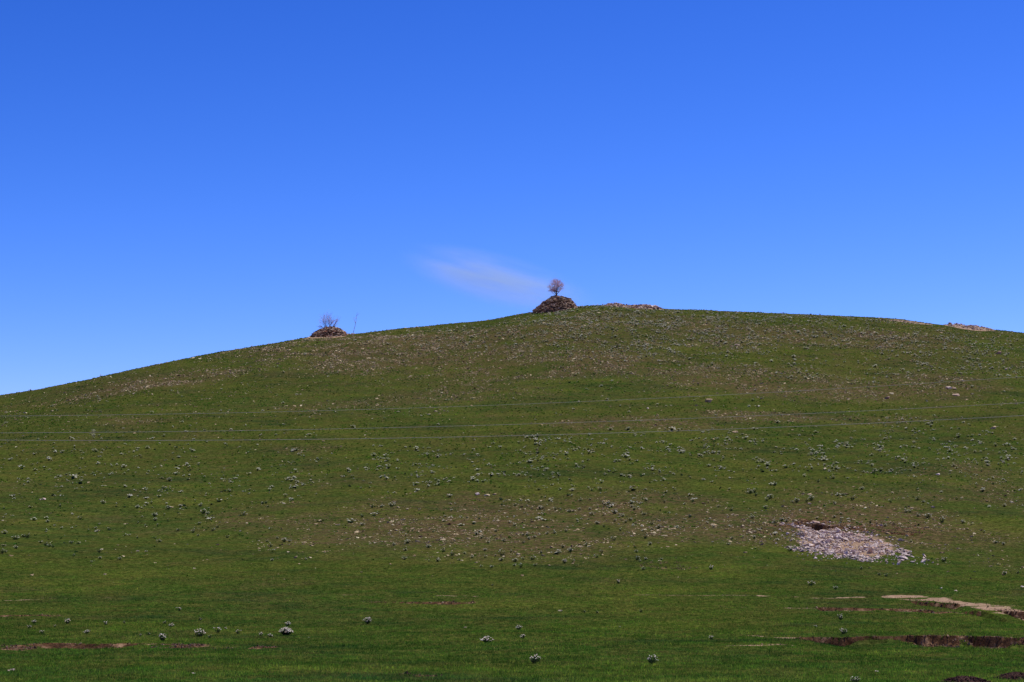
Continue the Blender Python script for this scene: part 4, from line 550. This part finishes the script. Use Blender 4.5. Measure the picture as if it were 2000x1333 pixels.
for pts in (((.30, 0, 2.3), (.12, .05, 2.75), (-.02, .05, 3.15), (.03, .05, 3.5)), ((.5, 0, 3.75), (.72, 0, 3.95), (.95, 0, 4.2)), ((.4, 0, 3.0), (.36, 0, 3.3), (.28, .05, 3.55))):
    bm = bmesh.new(); tube(bm, [Vector(v) for v in pts], np.linspace(.045, .018, len(pts)), 5)
    e = bpy.data.meshes.new('fork'); bm.to_mesh(e); bm.free(); e.materials.append(M['pole_wood']); link('fork', e, stick)

# ------------------------------------------------------------------ overhead wires, carried by poles outside the picture
WX0, WX1 = -46.0, 44.0
for k, (wy, z0, b1, c1, rad, lab) in enumerate(WIRES):
    bm = bmesh.new(); xs = np.linspace(WX0, WX1, 90)
    tube(bm, [Vector((x, wy, z0+b1*x+c1*x*x)) for x in xs], [rad]*len(xs), 5)
    e = bpy.data.meshes.new('overhead_wire'); bm.to_mesh(e); bm.free(); e.materials.append(M['wire'])
    link('overhead_wire', e, label=lab, category='wire', group='overhead wires across the slope')
for px_ in (WX0, WX1):
    zt = [z0+b1*px_+c1*px_*px_ for _, z0, b1, c1, _, _ in WIRES]; wy = [w[0] for w in WIRES]
    g = ground(px_, wy[1]); topz = max(zt)+0.5
    pole = link('utility_pole', None, loc=(px_, wy[1]+0.35, g), label='timber pole carrying the wires, %s of the meadow' % ('left' if px_ < 0 else 'right'), category='pole')
    bm = bmesh.new(); tube(bm, [Vector((0, 0, -.5)), Vector((0, 0, (topz-g)/2)), Vector((0, 0, topz-g))], [.16, .14, .11], 12)
    e = bpy.data.meshes.new('shaft'); bm.to_mesh(e); bm.free(); e.materials.append(M['timber']); link('shaft', e, pole)
    for w, z in zip(wy, zt):
        bm = bmesh.new(); tube(bm, [Vector((0, 0, z-g-.25)), Vector((0, w-wy[1]-.35, z-g-.13))], [.05, .05], 6)
        e = bpy.data.meshes.new('crossarm'); bm.to_mesh(e); bm.free(); e.materials.append(M['timber']); link('crossarm', e, pole)
        bm = bmesh.new(); tube(bm, [Vector((0, w-wy[1]-.35, z-g+s)) for s in (-.13, -.09, -.05, -.01)], [.03, .05, .04, .03], 8)
        e = bpy.data.meshes.new('insulator'); bm.to_mesh(e); bm.free(); e.materials.append(M['ceramic']); link('insulator', e, pole)

# ------------------------------------------------------------------ soil heaps at the lower right edge
for hx, hy, hw, hh, lab in SOIL_HEAPS:
    bm = bmesh.new(); rings = []
    nn = 40; rr = random.Random(int(hx*100)); g0 = ground(hx, hy)
    for rad in np.linspace(1, 0.0, 16)[:-1]:
        ring = []
        for t in np.linspace(0, 6.2832, nn, endpoint=False):
            x_, y_ = hx+math.cos(t)*rad*hw*(1+.15*math.sin(3*t+hx)), hy+math.sin(t)*rad*hw*0.9
            ring.append(bm.verts.new((x_-hx, y_-hy, float(H0(x_, y_))-float(H0(hx, hy))-0.02+hh*(1-rad**1.7)+rr.uniform(0, .05)*(1-rad*.7))))
        rings.append(ring)
    for a_, b_ in zip(rings, rings[1:]):
        for k in range(nn): bm.faces.new((a_[k], a_[(k+1) % nn], b_[(k+1) % nn], b_[k]))
    bm.faces.new(rings[-1])
    e = bpy.data.meshes.new('soil'); bm.to_mesh(e); bm.free(); e.materials.append(M['molehill'])
    root = link('soil_heap', None, loc=(hx, hy, g0), label=lab, category='soil heap')
    link('soil', e, root)
    n = 420; t = rng.uniform(0, 6.28, n); rad = np.sqrt(rng.random(n))*1.12
    P = np.stack([np.cos(t)*rad*hw, np.sin(t)*rad*hw*.9, hh*np.clip(1-rad**1.7, 0, 1)], -1); P[:, 2] += H0(hx+P[:, 0], hy+P[:, 1])-float(H0(hx, hy))
    s = rng.uniform(.03, .11, n)
    V, F, T, FM = merge(ROCK, P, np.stack([s, s, s*.8], -1), rng.uniform(0, 6, (n, 3)), rng.random(n))
    link('clods', mesh_np('clods', V, F, [M['molehill']], T), root, kind='stuff')

# ------------------------------------------------------------------ crumbled earth in the gullies and on the bare strips
M['clod'] = stone_mat('earth_clod', [(0.0, (0.05, 0.027, 0.017)), (0.5, (0.15, 0.088, 0.054)), (0.85, (0.30, 0.195, 0.125)), (1.0, (0.42, 0.30, 0.20))], True)
xs_, ys_ = [], []
for ln_ in list(CUTS)+list(TRACKS):
    a_, b_ = max(ln_[0][0], -36), min(ln_[0][-1], 36)
    n_ = int((b_-a_)*260) if ln_ in CUTS else int((b_-a_)*60)
    if n_ <= 0: continue
    q_ = rng.uniform(a_, b_, n_); xs_.append(q_); ys_.append(np.interp(q_, ln_[0], ln_[1])-rng.uniform(-1.4, 1.9, n_))
for ex, ey, erx, ery, _ in SOIL:
    n_ = int(160*erx*ery); xs_.append(rng.uniform(ex-erx, ex+erx, n_)); ys_.append(rng.uniform(ey-ery, ey+ery, n_))
x = np.concatenate(xs_); y = np.concatenate(ys_)
soil_, sand_, _ = masks(x, y)
keep = (np.abs(x) < 0.27*y+2) & ((soil_ > 0.28) | ((sand_ > 0.3) & (rng.random(len(x)) < .5)))
x, y = x[keep], y[keep]; cs = np.clip(rng.lognormal(math.log(.07), .45, len(x)), .03, .17)
P = np.stack([x, y, H(x, y)-cs*.05], -1)
V, F, T, FM = merge([hull(7, 0.5, 0.43, 0.40, 260+i, 0.4) for i in range(8)], P, np.stack([cs*1.3, cs, cs*.55], -1), rng.uniform(0, 6, (len(x), 3)), rng.random(len(x)))
link('earth_clods', mesh_np('earth_clods', V, F, [M['clod']], T), label='crumbled brown earth lying in the gullies and bare strips', category='earth', kind='stuff')
print('clods', len(x))

# ------------------------------------------------------------------ white-flowered plants
def add_oct(V, F, T, FM, c, r, tint, mi):
    b_ = len(V)
    for d in ((r*1.2, 0, 0), (-r*1.2, 0, 0), (0, r*1.2, 0), (0, -r*1.2, 0), (0, 0, r*.6), (0, 0, -r*.3)): V.append((c[0]+d[0], c[1]+d[1], c[2]+d[2])); T.append(tint)
    for f in ((0, 2, 4), (2, 1, 4), (1, 3, 4), (3, 0, 4), (2, 0, 5), (1, 2, 5), (3, 1, 5), (0, 3, 5)): F.append([b_+k for k in f]); FM.append(mi)
def add_leaf(V, F, T, FM, p, d, L, w, tint, rr):
    b_ = len(V); d = d.normalized(); s = d.cross(Vector((rr.gauss(0, 1), rr.gauss(0, 1), rr.gauss(0, 1)))).normalized()*w
    q = p+d*L*0.5
    for v in (p, q+s, q-s, p+d*L): V.append(tuple(v)); T.append(tint)
    F.append([b_, b_+2, b_+1]); F.append([b_+1, b_+2, b_+3]); FM += [0, 0]
def clump(seed, heads, leaves, flower_r, bloom=1.0):
    """unit plant: 1 wide, about 0.75 tall; a dome of stems, leafy below, flower heads at the ends"""
    rr = random.Random(seed); L = ([], [], [], []); Fw = ([], [], [], [])
    for k in range(heads):
        az = rr.uniform(0, 6.283); t = rr.random()**0.6; pol = t*1.12
        d = Vector((math.sin(pol)*math.cos(az), math.sin(pol)*math.sin(az), math.cos(pol)))
        ln = rr.uniform(.45, .62)*(1+0.15*math.cos(pol)); tip = Vector((d.x*.92, d.y*.92, d.z*1.05))*ln
        if rr.random() < bloom: add_oct(*Fw, tip*1.1+Vector((0, 0, .04)), flower_r*rr.uniform(.7, 1.2), rr.random(), 1)
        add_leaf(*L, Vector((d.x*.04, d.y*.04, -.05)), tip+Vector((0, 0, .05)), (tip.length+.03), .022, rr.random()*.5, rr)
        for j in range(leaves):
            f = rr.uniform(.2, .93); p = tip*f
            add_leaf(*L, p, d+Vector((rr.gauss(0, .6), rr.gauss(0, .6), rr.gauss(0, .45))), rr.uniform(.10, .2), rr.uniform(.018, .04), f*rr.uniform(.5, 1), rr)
    return L, Fw
NEAR = []
for s in range(7):
    L, Fw = clump(300+s, [26, 34, 20, 44, 16, 30, 24][s], 7, [.062, .058, .068, .056, .07, .06, .062][s], [.9, .95, .55, 1, .6, .8, .35][s])
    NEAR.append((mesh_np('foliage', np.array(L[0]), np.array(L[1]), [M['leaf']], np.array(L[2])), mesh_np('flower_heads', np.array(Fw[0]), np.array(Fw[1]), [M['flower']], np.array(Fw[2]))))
L, Fw = clump(399, 95, 6, .05, 1.0)
HERO = (mesh_np('foliage', np.array(L[0]), np.array(L[1]), [M['leaf']], np.array(L[2])), mesh_np('flower_heads', np.array(Fw[0]), np.array(Fw[1]), [M['flower']], np.array(Fw[2])))
MID = []
for s in range(7):
    L, Fw = clump(500+s, [24, 20, 26, 18, 22, 28, 20][s], 5, [.085, .09, .08, .1, .085, .08, .09][s], [.5, .3, .65, .2, .4, .8, .5][s])
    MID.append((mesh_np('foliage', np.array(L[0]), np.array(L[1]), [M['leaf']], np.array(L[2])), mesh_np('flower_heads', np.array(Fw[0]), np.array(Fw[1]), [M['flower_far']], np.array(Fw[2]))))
def plant(x, y, z, w, pair, label, group, tall=1.0):
    root = link('flowering_plant', None, loc=(x, y, z-0.01), rot=(random.gauss(0, .07), random.gauss(0, .07), random.uniform(0, 6.28)), scale=(w*random.uniform(.85, 1.15), w*random.uniform(.85, 1.15), w*tall), label=label, category='plant', group=group)
    link('foliage', pair[0], root); link('flower_heads', pair[1], root, kind='stuff')
def heights(t): return H(np.array([q[0] for q in t]), np.array([q[1] for q in t]))
for (x, y, w, var, tall, lab), z in zip(PLANTS_NEAR, heights(PLANTS_NEAR)):
    plant(x, y, z, w, HERO if var == 9 else NEAR[var], lab, 'white-flowered plants in the meadow', tall)
for (x, y, w, li, lab), z in zip(PLANTS_MID, heights(PLANTS_MID)):
    plant(x, y, z, w*random.uniform(.74, 1.02), random.choice(MID), lab, 'white-flowered plants: '+PLANT_GROUPS[li], random.uniform(.85, 1.15))
# the rest of them, far up the slope, cannot be told apart
FAR = []
for s in range(8):
    L, Fw = clump(700+s, 7, 0, .17, [.9, .6, .95, .0, .75, .85, .5, .12][s])
    nL = len(L[0]); V = np.array(L[0]+Fw[0]); F = np.array(L[1]+[[k+nL for k in f] for f in Fw[1]])
    core = hull(9, .32, .32, .26, 900+s, 0.2); base = len(V)
    V = np.concatenate([V, core[0]+[0, 0, .2]]); F = np.concatenate([F, core[1]+base])
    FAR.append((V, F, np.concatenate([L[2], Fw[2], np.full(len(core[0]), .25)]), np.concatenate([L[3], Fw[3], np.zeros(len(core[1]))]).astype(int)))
def rejection(n, ylo, yhi, dens, dmax):
    """n tries per the whole strip; dens in pieces per square metre"""
    hm = 0.27*yhi+6; area = 2*hm*(yhi-ylo); k = int(area*dmax)
    x = rng.uniform(-hm, hm, k); y = rng.uniform(ylo, yhi, k)
    keep = (np.abs(x) < 0.27*y+6) & (rng.random(k)*dmax < dens(x, y))
    return x[keep], y[keep]
def plant_density(x, y):
    d = ell(PLANT_ZONES, x, y)
    cl = fbm(x/2.3, y/3.5, 55, 3)
    return (d*smooth(0.36, 0.62, cl)*3.7 + 0.06*smooth(0.45, 0.6, cl))*smooth(134, 142, y)
x, y = rejection(0, 134, 425, plant_density, 4.2)
pw = np.clip(rng.lognormal(math.log(.25), .36, len(x)), .12, .62)
P = np.stack([x, y, H(x, y)-.02], -1)
V, F, T, FM = merge(FAR, P, np.stack([pw*rng.uniform(.8, 1.5, len(x)), pw*rng.uniform(.8, 1.3, len(x)), pw*rng.uniform(.6, 1.15, len(x))], -1), np.stack([rng.normal(0, .15, len(x)), rng.normal(0, .15, len(x)), rng.uniform(0, 6.28, len(x))], -1), rng.random(len(x)))
link('flowering_plants', mesh_np('flowering_plants', V, F, [M['leaf'], M['flower_far']], T, FM), label='countless pale-topped flowering plants dotting the hillside', category='plants', kind='stuff')
print('far plants', len(x))

# ------------------------------------------------------------------ stones scattered over the slope
def stone_density(x, y):
    st = ell(STONY, x, y)*smooth(0.2, 0.58, fbm(x/7, y/10, 15, 4))
    cl = smooth(0.35, 0.65, fbm(x/1.6, y/2.6, 65, 3))
    return (st*cl*STONE_K*(1+1.1*smooth(250, 340, y)) + (0.34+1.1*smooth(200, 320, y))*cl)*smooth(118, 142, y)
x, y = rejection(0, 118, 428, stone_density, 12.0)
ss = np.clip(rng.lognormal(math.log(.135), .45, len(x)), .06, .5)*(1+0.5*smooth(180, 360, y))
flat = rng.uniform(.35, .6, len(x))
P = np.stack([x, y, H(x, y)+ss*flat*.1], -1); S = np.stack([ss*rng.uniform(.9, 1.5, len(x)), ss, ss*flat], -1)
A = np.stack([rng.normal(0, .25, len(x)), rng.normal(0, .25, len(x)), rng.uniform(0, 6.28, len(x))], -1); T = rng.random(len(x))
order = np.argsort(-ss/y**1.7)
def stone_place(x_, y_):
    return min(range(len(STONE_PLACES)), key=lambda k: (x_-STONE_PLACES[k][0])**2+((y_-STONE_PLACES[k][1])*.5)**2)
top = list(order[:260]); place = {k: stone_place(x[k], y[k]) for k in top}; name_of = {}
for j in set(place.values()):
    ks = [k for k in top if place[k] == j]
    for word, key in (('leftmost', lambda k: x[k]), ('rightmost', lambda k: -x[k]), ('uppermost', lambda k: -y[k]), ('lowest', lambda k: y[k]), ('biggest', lambda k: -ss[k])):
        left = [k for k in ks if k not in name_of]
        if left and len(ks) > 1: name_of[min(left, key=key)] = word+' '+STONE_PLACES[j][2]
for k in top:
    j = place[k]
    link('loose_stone', rock_me['field'][int(rng.integers(8))], None, P[k], A[k], S[k], label=name_of.get(k, STONE_PLACES[j][2]), category='stone', group='loose stones: '+STONE_PLACES[j][3])
rest = order[260:]
V, F, T_, FM = merge([hull(7, 0.5, 0.43, 0.40, 260+i, 0.4) for i in range(8)], P[rest], S[rest], A[rest], T[rest])
link('scattered_stones', mesh_np('scattered_stones', V, F, [M['field_fill']], T_), label='small pale stones strewn over the hillside', category='stones', kind='stuff')
print('stones', len(x))

# ------------------------------------------------------------------ grass of the meadow in front
def blades(n_per, ylo, yhi, hmin, hmax, wid):
    def dens(x, y): return np.full_like(x, n_per)*smooth(0.2, 0.5, fbm(x/.9, y/1.1, 44, 3)+.12)*smooth(150, 112, y)
    x, y = rejection(0, ylo, yhi, dens, n_per)
    soil, sand, stony = masks(x, y)
    keep = (soil < .25+.3*rng.random(len(x))) & (sand < .2+.6*rng.random(len(x))); x, y = x[keep], y[keep]
    z = H(x, y); n = len(x); k = 3
    tuft = fbm(x/.6, y/.6, 48, 2); hh = rng.uniform(hmin, hmax, n)*(0.55+tuft)
    V = np.empty((n, k, 3, 3)); T = np.empty((n, k, 3))
    tt = np.clip(-.25+1.15*fbm(x/1.1, y/1.6, 52, 4)+rng.normal(0, .27, n)+.2*smooth(74, 55, y), 0, .95); tt[rng.random(n) < .01] = 1.0
    for j in range(k):
        az = rng.uniform(0, 6.283, n); ln = rng.uniform(.1, .75, n); fa = rng.uniform(0, 6.283, n)
        bx, by = x+rng.normal(0, .035, n), y+rng.normal(0, .035, n)
        wx, wy = np.cos(fa)*wid*.5, np.sin(fa)*wid*.5
        V[:, j, 0] = np.stack([bx-wx, by-wy, z-.01], -1); V[:, j, 1] = np.stack([bx+wx, by+wy, z-.01], -1)
        V[:, j, 2] = np.stack([bx+np.cos(az)*hh*ln, by+np.sin(az)*hh*ln, z+hh*rng.uniform(.7, 1, n)], -1)
        T[:, j, :] = (tt*rng.uniform(.75, 1.1, n))[:, None]
    V = V.reshape(-1, 3); return V, np.arange(len(V)).reshape(-1, 3), np.clip(T.ravel(), 0, 1)
def tussocks():
    def dens(x, y): return (0.3+1.3*smooth(0.4, 0.7, fbm(x/3, y/5, 95, 4)))*smooth(120, 260, y)
    x, y = rejection(0, 120, 426, dens, 2.6); n = len(x); z = H(x, y); k = 4; w = rng.uniform(.05, .16, n); hh = rng.uniform(.05, .15, n)
    V = np.empty((n, k, 3, 3)); T = np.repeat(np.clip(rng.normal(.22, .2, n), 0, .7), k*3)
    for j in range(k):
        az = rng.uniform(0, 6.283, n); fa = rng.uniform(0, 6.283, n)
        V[:, j, 0] = np.stack([x-np.cos(fa)*w, y-np.sin(fa)*w, z-.02], -1); V[:, j, 1] = np.stack([x+np.cos(fa)*w, y+np.sin(fa)*w, z-.02], -1)
        V[:, j, 2] = np.stack([x+np.cos(az)*w*.9, y+np.sin(az)*w*.9, z+hh], -1)
    return V.reshape(-1, 3), None, T
parts = [tussocks(), blades(64, 51, 72, .04, .11, .018), blades(46, 72, 100, .04, .10, .022), blades(26, 100, 150, .035, .09, .028)]
V = np.concatenate([p[0] for p in parts]); T = np.concatenate([p[2] for p in parts])
link('meadow_grass', mesh_np('meadow_grass', V, np.arange(len(V)).reshape(-1, 3), [M['blade']], T), label='short green grass covering the meadow at the hill foot', category='grass', kind='stuff')
print('blades', len(V)//3)

# ------------------------------------------------------------------ the wisp of cloud far behind the hill
bm = bmesh.new(); bmesh.ops.create_icosphere(bm, subdivisions=4, radius=1.0)
e = bpy.data.meshes.new('wispy_cloud'); bm.to_mesh(e); bm.free()
m = bpy.data.materials.new('cloud_vapour'); m.use_nodes = True; nt = m.node_tree; nt.nodes.clear()
o = N(nt, 'ShaderNodeOutputMaterial'); v = N(nt, 'ShaderNodeVolumePrincipled'); nt.links.new(v.outputs[0], o.inputs['Volume'])
v.inputs['Color'].default_value = (0.78, 0.99, 1, 1); v.inputs['Anisotropy'].default_value = 0.35
tc = N(nt, 'ShaderNodeTexCoord').outputs['Object']
ln = N(nt, 'ShaderNodeVectorMath', operation='LENGTH'); nt.links.new(tc, ln.inputs[0])
mp = N(nt, 'ShaderNodeMapping'); mp.inputs['Scale'].default_value = (0.9, 0.8, 2.0); mp.inputs['Rotation'].default_value = (0, R(-10), 0); nt.links.new(tc, mp.inputs[0])
fall = maprange(nt, ln.outputs['Value'], 1.0, 0.15)
nz = maprange(nt, noise(nt, mp.outputs[0], 1.3, 5, 0.6), 0.30, 0.64)
nt.links.new(math_n(nt, 'MULTIPLY', math_n(nt, 'MULTIPLY', fall, nz), CLOUD[4]), v.inputs['Density'])
e.materials.append(m)
link('wispy_cloud', e, None, CLOUD[0], (0, R(CLOUD[2]), 0), CLOUD[1], label='thin white wisp of cloud left of the tree on the larger cairn', category='cloud')
